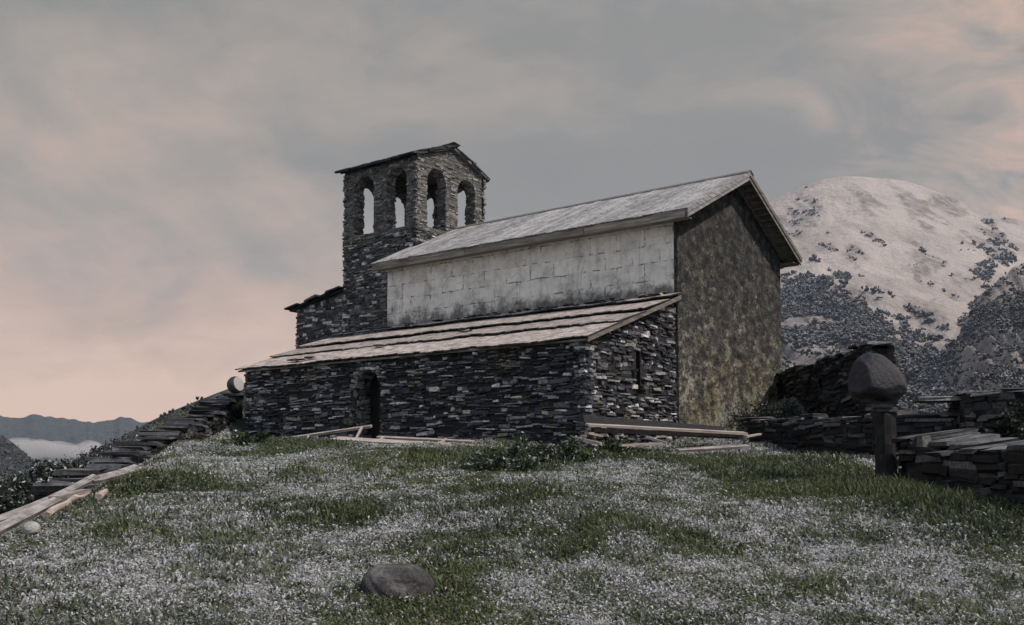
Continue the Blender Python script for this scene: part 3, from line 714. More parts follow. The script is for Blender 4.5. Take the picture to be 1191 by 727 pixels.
# small loose slates along the top and the broken spots
for i in range(60):
    xx = random.uniform(x_far + .3, -0.2); yy = random.uniform(-0.5, -0.05); s_ = random.uniform(.1, .3)
    stone(mb, Vector((xx, yy, az_(yy, 0.12))), X, Y, Vector((0, -KA, 1)).normalized(), s_, s_ * .6, 0.03, 0.02)
for xx, yy in ((-10.2, -4.2), (-9.6, -4.1), (-9.9, -4.25), (-7.6, -3.3), (-5.2, -2.4)):
    stone(mb, Vector((xx, yy, az_(yy, 0.09))), X, Y, Z, 0.4, 0.16, 0.03, 0.02)
aroof = mb.build('aisle_roof', M['aisle_roof'], church)
mb = MB(); pts = []
for tt in (-0.11, -0.005): pts += [(x_end - .048, -WA - OA + .02, az_(-WA - OA + .02, tt)), (x_end - .01, -WA - OA + .02, az_(-WA - OA + .02, tt)), (x_end - .01, -0.01, az_(-.01, tt)), (x_end - .048, -0.01, az_(-.01, tt))]
mb.hexa(pts); mb.build('barge_board', M['rake'], deck)
# bell tower
UT, VT, T, HC = 10.6, 1.394, 3.6, 9.90
TW = 0.42
ARCH = lambda c: (c, 0.50, 7.50, 9.14)
gab = lambda u: HC + 0.34 * (T / 2 - abs(u - T / 2))
flat = lambda u: HC
tx0, tx1, ty0, ty1 = -UT - T, -UT, VT, VT + T
faces = [ (Vector((tx0, ty0, 0)), X, -Y, flat, T), (Vector((tx1, ty0, 0)), Y, X, gab, T), (Vector((tx1, ty1, 0)), -X, Y, flat, T), (Vector((tx0, ty1, 0)), -Y, -X, gab, T)]
mb = MB(); mf = MB(); mf2 = MB()
for i, (o, U, N, tp, wd) in enumerate(faces):
    ar = [ARCH(T * .275), ARCH(T * .725)]
    inset = 0.0 if i % 2 else TW + .002
    wall_core(mb, o + U * inset, U, N, wd - 2 * inset, TW, (lambda u, tp=tp, q=inset: tp(u + q)), -1.0, [(a[0] - inset, *a[1:]) for a in ar])
    hs = [mk(arch_fn(*a)) for a in ar]
    stone_face(mf, o, U, N, wd, lambda u: 7.35, -0.2 if i in (2, 3) else 1.5, None, (0.04, 0.09), (0.10, 0.40), (-0.01, 0.05))
    stone_face(mf2, o, U, N, wd, lambda u, tp=tp: tp(u), 7.36, lambda u, z: any(h(u, z) for h in hs), (0.04, 0.09), (0.10, 0.40), (-0.01, 0.035))
    for a in ar: arch_lining(mf2, o, U, N, TW, *a)
tower = mb.build('bell_tower', M['core'], church)
mf.build('stone_facing', M['slate'], tower); mf2.build('belfry_facing', M['belfry'], tower)
# floor of the belfry
mb = MB(); mb.box(tx0 + TW + .003, tx1 - TW - .003, ty0 + TW + .003, ty1 - TW - .003, 7.25, 7.45); mb.build('belfry_floor', M['old_plank'], tower)
def slate_roof(mb, o, A, Sd, Ld, Ls, nrm, rows=6, lift=0.04):
    """ragged slabs: A along the eave, Sd down the slope; o at the ridge end"""
    for r_ in range(rows):
        x = -random.uniform(.05, .2)
        while x < Ld + 0.05:
            w = min(random.uniform(0.25, 0.7), Ld + random.uniform(.0, .08) - x); d = Ls / rows; s0 = r_ * d
            if w < .08: break
            ov = random.uniform(0.02, 0.14)
            c = o + A * (x + w / 2) + Sd * (s0 + d / 2 + ov / 2) + nrm * (0.10 + lift * (0 if r_ % 2 else 1) + random.uniform(-.015, .02))
            stone(mb, c, A, Sd, nrm, w * 1.05, d + ov + .1, random.uniform(.02, .05), 0.05, 0.1); x += w
ov = 0.13; gsl = 0.34; zr = HC + gsl * T / 2
mb = MB()
for sg in (-1, 1):
    ym = (ty0 + ty1) / 2; ye = ym + sg * (T / 2 + ov); pts = []
    for tt in (0.02, 0.085): pts += [(tx0 - ov, ye, HC - gsl * ov + tt), (tx1 + ov, ye, HC - gsl * ov + tt), (tx1 + ov, ym, zr + tt), (tx0 - ov, ym, zr + tt)]
    mb.hexa(pts)
    sd = Vector((0, sg, -gsl)).normalized(); nn = Vector((0, sg * gsl, 1)).normalized()
    slate_roof(mb, Vector((tx0 - ov, ym, zr)), X, sd, T + 2 * ov, (T / 2 + ov) * 1.056, nn)
for i in range(9):
    stone(mb, Vector((tx0 - .1 + i * .46, (ty0 + ty1) / 2, zr + .19)), X, Y, Z, .5, .4, .05, .04)
mb.build('tower_roof', M['roof_slate'], tower)
# annex behind the tower with a lean-to roof
mb = MB(); mf = MB(); ux0, ux1 = -16.8, tx0 - 0.004; ay0, ay1 = VT + 0.05, VT + T - 0.3
antop = lambda u: 5.12 + 0.17 * u
wall_core(mb, Vector((ux0, ay0, 0)), X, -Y, ux1 - ux0, 0.5, antop, -1.0)
wall_core(mb, Vector((ux0, ay1, 0)), -Y, -X, ay1 - ay0 - .504, 0.5, lambda u: 5.12, -1.0)
wall_core(mb, Vector((ux0 + .504, ay1, 0)), X, Y, ux1 - ux0 - .504, 0.5, lambda u: antop(u + .504), -1.0)
stone_face(mf, Vector((ux0, ay0, 0)), X, -Y, ux1 - ux0 - .05, antop, 1.2, None, (0.05, 0.11), (0.1, 0.4), (0.0, 0.045))
stone_face(mf, Vector((ux0, ay1, 0)), -Y, -X, ay1 - ay0, lambda u: 5.12, 0.0)
annex = mb.build('annex', M['core'], church); mf.build('stone_facing', M['slate'], annex)
mb = MB(); ov = 0.3; pts = []
for tt in (0.0, 0.07): pts += [(ux0 - ov, ay0 - .16, 5.12 - .17 * ov + tt), (ux1, ay0 - .16, antop(ux1 - ux0) + tt), (ux1, ay1 + .2, antop(ux1 - ux0) + tt), (ux0 - ov, ay1 + .2, 5.12 - .17 * ov + tt)]
mb.hexa(pts)
slate_roof(mb, Vector((ux1 + .0, ay0 - .2, antop(ux1 - ux0) - .02)), Y, Vector((-1, 0, -.17)).normalized(), ay1 - ay0 + .4, (ux1 - ux0 + ov), Vector((-.17, 0, 1)).normalized(), 5)
mb.build('annex_roof', M['roof_slate'], annex)

# ------------------------------------------------------------------ dry stone walls
def dry_wall(name, pts, thick, label, tilt=0.0, hr=(0.05, 0.12), lr=(0.2, 0.7), group='dry stone walls beside the chapel', topm=None, topjit=0.03, caps=True):
    """pts: (x, y, base z, top z) along the left/camera face; the wall body lies to the right of the direction of travel"""
    root = empty(name, (pts[0][0], pts[0][1], pts[0][2])); O = Vector(root.location)
    core = MB(); fc = MB(); tp = MB()
    for (x0_, y0_, b0, t0), (x1_, y1_, b1, t1) in zip(pts[:-1], pts[1:]):
        a = Vector((x0_, y0_, 0)); c = Vector((x1_, y1_, 0)); U = (c - a); ln = U.length; U.normalize(); N = Vector((-U.y, U.x, 0))
        a0 = a - O; a0.z = 0; c0 = c - O; c0.z = 0
        fn = lambda u, t0=t0, t1=t1, ln=ln: t0 + (t1 - t0) * u / ln + topjit * (math.sin(u * 5.1) + math.sin(u * 2.3 + 1))
        bz = min(b0, b1) - 0.4
        wall_core(core, a0, U, N, ln, thick, lambda u: fn(u) - O.z - .06, bz - O.z)
        stone_face(fc, a0, U, N, ln, lambda u: fn(u) - O.z, bz - O.z + .1, None, hr, lr, (0.0, 0.10), over=0.05)
        stone_face(fc, c0 - N * thick, -U, -N, ln, lambda u: fn(ln - u) - O.z, bz - O.z + .1, None, (0.09, 0.16), lr, (0.0, 0.06))
        for e, sg, uu in ((a0, -1, 0), (c0, 1, ln)):
            stone_face(fc, e - N * (thick if sg < 0 else 0), N * (1 if sg < 0 else -1), U * sg, thick, lambda q: fn(uu) - O.z, bz - O.z + .1, None, hr, (0.15, .4), (0.0, 0.06))
        if caps:
            for layer in range(2):
                u = -0.1
                while u < ln:
                    w = random.uniform(0.25, 0.75); d = (thick + random.uniform(0.0, 0.2)) * random.uniform(.55, 1.0); N2 = (Z + N * tilt + U * random.uniform(-.05, .05)).normalized(); D2 = U.cross(N2).normalized()
                    ctr = a + U * (u + w / 2) - N * (thick / 2 - random.uniform(.0, .1)) + Z * (fn(min(max(u + w / 2, 0), ln)) + layer * 0.055 + random.uniform(-.01, .03)) - O
                    stone(tp, ctr, U, -D2, N2, w * 1.08, d, random.uniform(.02, .045), 0.04, 0.10); u += w
    core.build('wall_core', M['joint'], root); fc.build('stone_facing', M['slate_dark'], root)
    if caps: tp.build('cap_stone', topm or M['slab'], root)
    tag(root, label, 'stone wall', group); return root
def gzf(x, y): return float(gz(x, y))
dry_wall('dry_stone_wall', [(8.12, 22.2, gzf(8.0, 22.2), 2.66), (8.18, 25.5, gzf(8.1, 25.5), 2.60), (8.36, 30.2, 1.2, 2.80)], 0.62, 'tall dark dry stone wall running back to the gable corner', group='dry stone walls beside the chapel')
dry_wall('dry_stone_wall', [(5.75, 23.4, gzf(5.7, 23.4), 0.98), (7.1, 18.6, gzf(7, 18.6), 0.83)][::-1], 0.6, 'low broken stone wall in front of the grassy bank by the gable')
dry_wall('dry_stone_wall', [(8.35, 16.9, gzf(8.3, 16.9), 0.78), (6.6, 17.2, gzf(6.6, 17), 0.80)], 0.6, 'low stone wall just behind the post topped by the boulder')
dry_wall('dry_stone_wall', [(8.75, 16.4, gzf(8.5, 16.4), 1.12), (7.75, 16.6, gzf(7.7, 16.4), 1.16)], 1.0, 'square stack of stone with broad pale slabs on top', hr=(0.07, .14))
dry_wall('dry_stone_wall', [(6.15, 8.6, gzf(6.1, 8.6), -0.05), (5.95, 11, gzf(5.9, 11), 0.10), (5.72, 14.3, gzf(5.7, 14.3), 0.30)], 0.95, 'nearest low stone wall with tilted slab top at right', tilt=0.13, hr=(0.06, 0.15), lr=(.25, .9))

# ------------------------------------------------------------------ boulders and posts
def boulder(name, loc, dim, seed, mat, label, cat='boulder', rz=0.0, group=None, cuts=(), sub=5, amp=0.22, dome=False):
    v, f = ico(sub); n = v / np.linalg.norm(v, axis=1)[:, None]
    d = 1 + amp * 2 * (fbm(n[:, 0] * 1.3 + 5 + n[:, 2], n[:, 1] * 1.3 + seed - n[:, 2] * .7, 5, seed) - 0.5)
    v = n * d[:, None]
    for (nx, ny_, nz_, h) in cuts:
        q = Vector((nx, ny_, nz_)).normalized(); e = v @ np.array(q[:]) - h; v = v - np.maximum(e, 0)[:, None] * np.array(q[:]) * 0.92
    if dome:
        up_ = np.maximum(v[:, 2], 0); v[:, 0] *= 1 - .16 * up_ ** 1.5; v[:, 1] *= 1 - .16 * up_ ** 1.5; v[:, 0] -= .24 * up_
        v[:, 2] = np.where(v[:, 2] < 0, v[:, 2] * .62, v[:, 2] * 1.22)
    v = v * (np.array(dim) / 2)
    v[:, 2] += dim[2] / 2
    o = npmesh(name, v, [f], M[mat], None, True); o.location = loc; o.rotation_euler = (0, 0, rz)
    return tag(o, label, cat, group)
pb = G(1030, 562); pb = Vector((pb.x, pb.y, float(gz(pb.x, pb.y))))
def post(name, loc, w, d, h, label, mat='post', cap=None, group=None):
    root = empty(name, loc); mb = MB(); ns = 9
    vs, fs = [], []
    for i in range(ns + 1):
        z = -0.3 + (h + 0.3) * i / ns
        for k in range(10):
            a = 2 * math.pi * k / 10; sq = 1 / max(abs(math.cos(a)), abs(math.sin(a))) ** 0.6; j = 1 + random.uniform(-.09, .09)
            vs.append((w / 2 * math.cos(a) * sq * j + .012 * math.sin(z * 3), d / 2 * math.sin(a) * sq * j, z + (random.uniform(-.03, .03) if i == ns else 0)))
    for i in range(ns):
        for k in range(10): fs.append((i * 10 + k, i * 10 + (k + 1) % 10, (i + 1) * 10 + (k + 1) % 10, (i + 1) * 10 + k))
    fs += [tuple(range(ns * 10, ns * 10 + 10)), tuple(range(9, -1, -1))]
    mb.add(vs, fs); mb.build('post_shaft', M[mat], root)
    if cap:
        mb = MB()
        for i in range(cap[0]):
            stone(mb, Vector((random.uniform(-.05, .05), random.uniform(-.05, .05), h + 0.02 + i * cap[1])), X, Y, Z, cap[2] * random.uniform(.8, 1.1), cap[2] * .8, cap[1] * .5, cap[1] * .55, .15)
        mb.build('packing_stone', M['slate_dark'], root)
    tag(root, label, 'post', group); return root
ph = float(P(1030, 483, pb.y).z) - pb.z
post('wooden_post', pb, 0.29, 0.26, ph, 'thick dark upright post in the grass carrying a big boulder', cap=(3, 0.06, 0.30))
bz = pb.z + ph + 0.0
boulder('boulder', (pb.x - 0.07, pb.y, bz), (0.84, 0.78, 0.86), 3, 'boulder_dark', 'big dark rounded boulder balanced on top of the upright post', rz=0.0, cuts=((0.72, -0.1, 0.68, 0.94), (-0.92, -0.3, 0.25, 0.80), (-.1, -.1, -1, .80)), amp=0.13, dome=True)
lp = P(273, 490, 31.2); lz = min(float(gz(lp.x, lp.y)), lp.z)
post('wooden_post', (lp.x, lp.y, lz), 0.46, 0.40, float(P(273, 460, 31.2).z) - lz, 'short dark post by the far corner of the aisle wall', cap=(1, 0.06, .7))
boulder('boulder', (lp.x, lp.y, float(P(273, 459, 31.2).z) + .03), (0.54, 0.46, 0.56), 8, 'boulder_pale', 'round boulder with pale flat face beside the aisle roof tip', cuts=((0.85, -0.45, 0.25, 0.55),), amp=0.08)
p = G(457, 694); boulder('boulder', (p.x, p.y + .2, float(gz(p.x, p.y)) - 0.20), (0.58, 0.52, 0.44), 14, 'boulder_grey', 'grey rounded boulder half sunk in the frosted grass', amp=0.24, cuts=((0, 0, 1, .85),))
p = G(648, 515); boulder('stone_block', (p.x, p.y + .4, float(gz(p.x, p.y + .4)) - .05), (0.46, 0.40, 0.40), 21, 'moss_stone', 'ochre mossy stone block at the foot of the aisle wall', 'stone', cuts=((0, 0, 1, .6), (0, -1, 0, .7), (1, 0, 0, .75), (-1, 0, 0, .75)), amp=.15)
for i, (px, py, w, lab) in enumerate(((36, 622, 0.17, 'largest pale stone at the end of the plank at left'), (20, 613, 0.12, 'small pale stone just left of the biggest one'), (30, 607, 0.11, 'small pale stone behind the biggest pale one'), (10, 618, 0.11, 'small pale stone under the plank end by the frame edge'), (42, 604, 0.10, 'tiny pale stone highest up the plank side'))):
    p = G(px, py); boulder('stone', (p.x, p.y, float(gz(p.x, p.y)) - w * .1), (w, w * .9, w * .85), 31 + i, 'snow_stone', lab, 'stone', group='pale stones by the plank', sub=3, amp=.12)

# ------------------------------------------------------------------ planks and poles
def plank(name, a, c, w, th, mat, label, cat='plank', group=None, bend=0.0, roll=0.0, taper=1.0):
    a = Vector(a); c = Vector(c); d = c - a; ln = d.length; root = a
    q = d.to_track_quat('X', 'Z'); n = 10; vs, fs = [], []
    for i in range(n + 1):
        s_ = i / n; ww = w * (1 + (taper - 1) * s_) * random.uniform(.97, 1.03); bz = bend * 4 * s_ * (1 - s_)
        ex = random.uniform(-.04, .04) if i in (0, n) else 0
        for (y, z) in ((-1, -1), (1, -1), (1, 1), (-1, 1)):
            vs.append((ln * s_ + ex * random.uniform(.3, 1.4), y * ww / 2, z * th / 2 + bz))
    for i in range(n):
        for k in range(4): fs.append((i * 4 + k, i * 4 + (k + 1) % 4, i * 4 + 4 + (k + 1) % 4, i * 4 + 4 + k))
    fs += [(3, 2, 1, 0), tuple(n * 4 + k for k in range(4))]
    mb = MB(); mb.add(vs, fs); o = mb.build(name, M[mat]); o.location = a
    o.rotation_euler = (q.to_matrix() @ Matrix.Rotation(roll, 3, 'X')).to_euler()
    return tag(o, label, cat, group)
def onray(px, py, d, lift=None): return P(px, py, d)
GB = 'planks piled at the gable foot'
plank('plank', P(678, 488, 21.3), P(842, 501, 22.6), 0.22, 0.05, 'post', 'dark weathered plank at the back of the gable pile, leaning on the wall', group=GB, roll=0.9)
plank('plank', P(682, 494, 20.6), P(866, 504, 21.6), 0.24, 0.05, 'plank', 'long pinkish plank on top of the pile below the gable', group=GB, roll=0.15)
plank('plank', P(690, 500, 21.0), P(862, 508, 21.9), 0.22, 0.10, 'post', 'dark thick beam under the long pinkish plank', group=GB)
plank('plank', P(662, 508, 19.6), P(698, 516, 19.4), 0.20, 0.06, 'plank', 'short pale offcut at the left end of the gable pile', group=GB)
plank('plank', P(683, 504, 20.4), P(697, 507, 20.6), 0.16, 0.05, 'plank', 'smallest pale offcut above the short one in the gable pile', group=GB)
plank('plank', P(722, 518, 19.6), P(768, 516, 19.9), 0.14, 0.05, 'plank', 'short plank lying in grass under the middle of the gable pile', group=GB)
plank('pole', P(750, 508, 20.3), P(776, 516, 20.0), 0.05, 0.05, 'plank', 'thin pale stick slanting down out of the gable pile', 'stick', group=GB)
plank('plank', P(788, 524, 19.9), P(871, 519, 20.5), 0.16, 0.05, 'old_plank', 'pale edged plank lying nearest the grass at the right of the pile', group=GB, roll=0.25)
plank('plank', P(866, 508, 22.0), P(884, 505, 22.5), 0.12, 0.04, 'plank', 'little plank end poking out right of the pinkish plank', group=GB)
# timber frames by the doorway
fr = empty('timber_frame', P(295, 524, 26)); tag(fr, 'low rail frame of thin poles left of the doorway', 'timber frame', 'timber frames along the aisle wall')
def fpart(root, name, a, c, w, th, mat='plank', **k):
    o = plank(name, a, c, w, th, mat, None, None, **k); mw = Vector(root.location); o.location = o.location - mw; o.parent = root; return o
fpart(fr, 'rail', P(307, 514, 26.3), P(431, 496, 24.4), 0.09, 0.06, roll=.4); fpart(fr, 'rail', P(291, 525, 25.6), P(398, 515, 23.6), 0.09, 0.06, roll=.4)
fpart(fr, 'crossbar', P(352, 520, 24.8), P(359, 507, 25.4), 0.05, 0.05); fpart(fr, 'crossbar', P(413, 512, 23.9), P(421, 497, 24.4), 0.05, 0.05)
fr2 = empty('timber_frame', P(545, 520, 21.6)); tag(fr2, 'low timber frame with short crossbars right of the doorway', 'timber frame', 'timber frames along the aisle wall')
fpart(fr2, 'rail', P(440, 508.5, 24.3), P(552, 514, 22.0), 0.08, 0.05, roll=.4); fpart(fr2, 'rail', P(430, 516, 23.4), P(552, 519, 21.4), 0.09, 0.05, roll=.4)
fpart(fr2, 'crossbar', P(439, 514, 23.3), P(447, 508, 24.0), 0.06, 0.05); fpart(fr2, 'crossbar', P(509, 517, 22.2), P(519, 511, 22.7), 0.06, 0.05)
plank('plank', P(388, 511, 23.2), P(520, 519, 21.4), 0.34, 0.08, 'plank', 'broad pale pink plank lying before the doorway', roll=0.2)
GL = 'long planks down the left brow'
plank('plank', P(161, 543, 16.9), P(104, 559, 14.0), 0.17, 0.05, 'grey_plank', 'upper plank of the run along the left brow', group=GL, roll=-.3, bend=-.03)
plank('plank', P(112, 554, 14.4), P(-22, 612, 10.0), 0.11, 0.05, 'grey_plank', 'longest grey pink plank running down to the picture edge at left', group=GL, roll=-.25, bend=-.05)
plank('plank', P(66, 582, 12.0), P(-14, 622, 9.7), 0.11, 0.05, 'grey_plank', 'lowest plank lying under the longest one', group=GL, roll=-.35)
plank('plank', P(100, 572, 12.8), P(60, 581, 12.0), 0.12, 0.07, 'old_plank', 'short plank end wedged under the longest plank', group=GL)
def pole(name, a, c, r0, r1, label, fork=None):
    root = empty(name, a); a = Vector(a); c = Vector(c); d = c - a; q = d.to_track_quat('Z', 'Y').to_matrix(); mb = MB(); n = 8
    def tube(p0, p1, ra, rb):
        dd = p1 - p0; m_ = dd.to_track_quat('Z', 'Y').to_matrix(); vs = []
        for i in range(6):
            for k in range(n):
                an = 2 * math.pi * k / n; rr = (ra + (rb - ra) * i / 5) * random.uniform(.9, 1.1)
                vs.append(p0 + dd * (i / 5) + m_ @ Vector((rr * math.cos(an), rr * math.sin(an), 0)) + Vector((0, 0, .015 * math.sin(i * 1.3))))
        fs = [(i * n + k, i * n + (k + 1) % n, i * n + n + (k + 1) % n, i * n + n + k) for i in range(5) for k in range(n)] + [tuple(range(n))[::-1], tuple(range(5 * n, 6 * n))]
        mb.add(vs, fs)
    tube(Vector((0, 0, 0)), d, r0, r1)
    if fork: tube(d * fork[0], d * fork[0] + Vector(fork[1]), r1 * .9, r1 * .5)
    mb.build('pole_shaft', M['plank'], root); tag(root, label, 'pole', 'cut poles leaning on the left planks'); return root
def GP(px, py, lift=0.0):
    p = G(px, py); return Vector((p.x, p.y, p.z + lift))
pole('forked_pole', GP(54, 606, .06), P(88, 578, 12.2), 0.045, 0.035, 'forked pale pole leaning against the lowest plank', (0.75, (0.22, 0.05, .10)))
pole('forked_pole', GP(114, 586, .08), P(133, 567, 13.9), 0.05, 0.042, 'short forked pale pole further up the brow', (0.85, (0.16, 0.1, .06)))

# ------------------------------------------------------------------ stone steps on the left
st = empty('stone_stairway', P(72, 566, 17.4)); tag(st, 'long flight of flat slate steps climbing the brow to the aisle corner', 'stairway')
O = Vector(st.location); a = P(74, 566, 17.4); c = P(262, 466, 31.0); n = 20
flow = (c - a); fl = Vector((flow.x, flow.y, 0)).normalized(); sidev = Vector((-fl.y, fl.x, 0))     # to the left
base = MB()
for i in range(n):
    s_ = i / (n - 1); p = a + flow * s_ + Z * random.uniform(-.02, .02)
    w = random.uniform(0.6, 0.95); dd = flow.length / n * random.uniform(1.05, 1.45)
    mb = MB(); nn = (Z + fl * random.uniform(-.06, .04) + sidev * random.uniform(-.08, .08)).normalized()
    stone(mb, p - O + sidev * random.uniform(-.15, .15), sidev, fl, nn, w, dd, random.uniform(.03, .05), random.uniform(.05, .09), 0.22)
    if random.random() < .7: stone(mb, p - O - Z * .09 + sidev * random.uniform(-.2, .2), sidev, fl, nn, w * .8, dd * .8, .03, .05, .25)
    mb.build('step', M['slab'], st)
wall_core(base, a - O - sidev * .42 - fl * .2, fl, -sidev, flow.length, 0.84, lambda u: flow.z * u / flow.length - .15, -2.6)
stone_face(base, a - O - sidev * .42 - fl * .2, fl, -sidev, flow.length, lambda u: flow.z * u / flow.length - .08, -1.2, None, (.06, .13), (.2, .6), (0, .08))
base.build('stair_base', M['slate_dark'], st)

# ------------------------------------------------------------------ bushes
def bush(name, c, dim, n, leaf, cols, label, seed, cat='bush', group=None, snow=0.12):
    r_ = np.random.default_rng(seed); root = empty(name, c)
    # clumps inside the volume, leaves round the clumps
    k = max(6, n // 160); cc = r_.normal(0, 0.42, (k, 3)); cc[:, 2] = np.abs(cc[:, 2]) * 1.0
    cc = cc / np.maximum(1, np.linalg.norm(cc, axis=1) / 0.9)[:, None]
    idx = r_.integers(0, k, n); pos = cc[idx] + r_.normal(0, 0.15, (n, 3)); pos[:, 2] = np.abs(pos[:, 2])
    pos = pos * np.array(dim) * np.array([.5, .5, .95])
    ct = r_.random(k)
    ax = r_.normal(0, 1, (n, 3)); ax /= np.linalg.norm(ax, axis=1)[:, None]
    b2 = np.cross(ax, r_.normal(0, 1, (n, 3))); b2 /= np.linalg.norm(b2, axis=1)[:, None]
    L_ = leaf * r_.uniform(.6, 1.4, n)[:, None]; Wl = L_ * .45
    V = np.stack([pos - ax * L_, pos + b2 * Wl - np.array([0, 0, .1]) * L_, pos + ax * L_, pos - b2 * Wl - np.array([0, 0, .1]) * L_], 1)
    cl = np.array(cols); base = cl[r_.integers(0, len(cl), k)][idx] * (0.6 + 0.8 * ct[idx])[:, None] * r_.uniform(.7, 1.3, n)[:, None]
    sn = (r_.random(n) < snow); base[sn] = (.5, .5, .52)
    Fq = np.arange(n * 4).reshape(n, 4)
    npmesh('foliage', V.reshape(-1, 3), [Fq], M['leaf'], np.repeat(base, 4, 0), False, root)
    mb = MB()
    for i in range(min(k, 14)):
        e = Vector(cc[i] * np.array(dim) * np.array([.5, .5, .95])); e.z = max(e.z, .1); s0 = Vector((e.x * .25, e.y * .25, -.1)); w = leaf * .16
        mb.hexa([s0 + Vector(q) * w for q in ((-1, -1, 0), (1, -1, 0), (1, 1, 0), (-1, 1, 0))] + [e + Vector(q) * w * .4 for q in ((-1, -1, 0), (1, -1, 0), (1, 1, 0), (-1, 1, 0))])
    mb.build('stem', M['post'], root)
    tag(root, label, cat, group); return root
GREEN = [(0.036, 0.055, 0.024), (0.06, 0.085, 0.034), (0.028, 0.044, 0.022)]
DARK = [(0.018, 0.026, 0.016), (0.03, 0.038, 0.022), (0.012, 0.018, 0.012)]
def gp(px, py):
    p = G(px, py); return (p.x, p.y, float(gz(p.x, p.y)) - .03)
bush('nettle_clump', gp(575, 547), (1.35, 1.0, 0.66), 3000, 0.045, GREEN, 'largest green nettle clump, in front of the aisle wall', 1, 'plant', 'weeds below the aisle wall', .08)
bush('nettle_clump', gp(618, 540), (1.0, 0.9, 0.62), 2000, 0.045, GREEN, 'green nettle clump touching the right side of the largest one', 2, 'plant', 'weeds below the aisle wall', .08)
bush('nettle_clump', gp(668, 535), (1.1, 0.8, 0.46), 1700, 0.045, GREEN, 'low nettle clump below the ochre stone block', 3, 'plant', 'weeds below the aisle wall', .12)
bush('nettle_clump', gp(720, 530), (1.1, 0.7, 0.34), 1900, 0.04, GREEN, 'flat nettle clump at the foot of the plank pile', 4, 'plant', 'weeds below the aisle wall', .10)
bush('nettle_clump', gp(292, 516), (0.8, 0.7, 0.42), 900, 0.045, GREEN, 'small weed clump at the far corner of the aisle wall', 5, 'plant', 'weeds below the aisle wall', .05)
bush('bush', gp(150, 540), (0.9, 1.0, 0.45), 1500, 0.05, GREEN, 'leafy weed clump at the top end of the left planks', 6, 'bush', 'bushes round the steps', .2)
bush('bush', gp(95, 575), (0.7, 0.8, 0.28), 900, 0.04, GREEN, 'little weed clump between the two forked poles', 7, 'bush', 'bushes round the steps', .15)
bush('bush', (6.9, 26.6, gzf(6.9, 26.6) - .1), (2.2, 2.4, 0.9), 5200, 0.038, DARK, 'dark weedy growth on the bank against the gable wall', 8, 'bush', None, .02)
bush('bush', P(1186, 520, 16.2), (0.8, 0.8, 0.7), 2600, 0.035, DARK, 'dark bush right of the square slab stack', 9, 'bush', None, .03)
lb = [(15, 566, 24, 2.6, 1.1), (52, 562, 27, 2.8, 1.3), (85, 548, 30, 3.0, 1.3), (115, 540, 33, 3.0, 1.4), (150, 524, 36, 2.8, 1.4), (30, 585, 19, 2.2, .9), (70, 575, 21, 2.0, .8), (-15, 590, 20, 2.4, 1.0)]
labs = ['dark bush at the left picture edge below the blue hill', 'snow flecked dark bush left of the lowest steps', 'wide dark bush beside the lower steps, under the valley cloud', 'dark bush halfway along the steps', 'dark bush left of the middle steps, nearest the hillside', 'low dark scrub above the longest plank', 'low dark scrub at the foot of the steps', 'dark scrub cut by the left edge of the picture']
for i, ((px, py, d, w, h), lab) in enumerate(zip(lb, labs)):
    p = P(px, py, d); top_ = p.z + 0.35 * h; p.z = gzf(p.x, p.y) - .1; hh = min(max(top_ - p.z, 0.7), 3.2); p.z = max(p.z, top_ - 3.2)
    bush('bush', p, (w, w, hh), 5200, 0.05, DARK, lab, 40 + i, 'bush', 'bushes round the steps', .10)

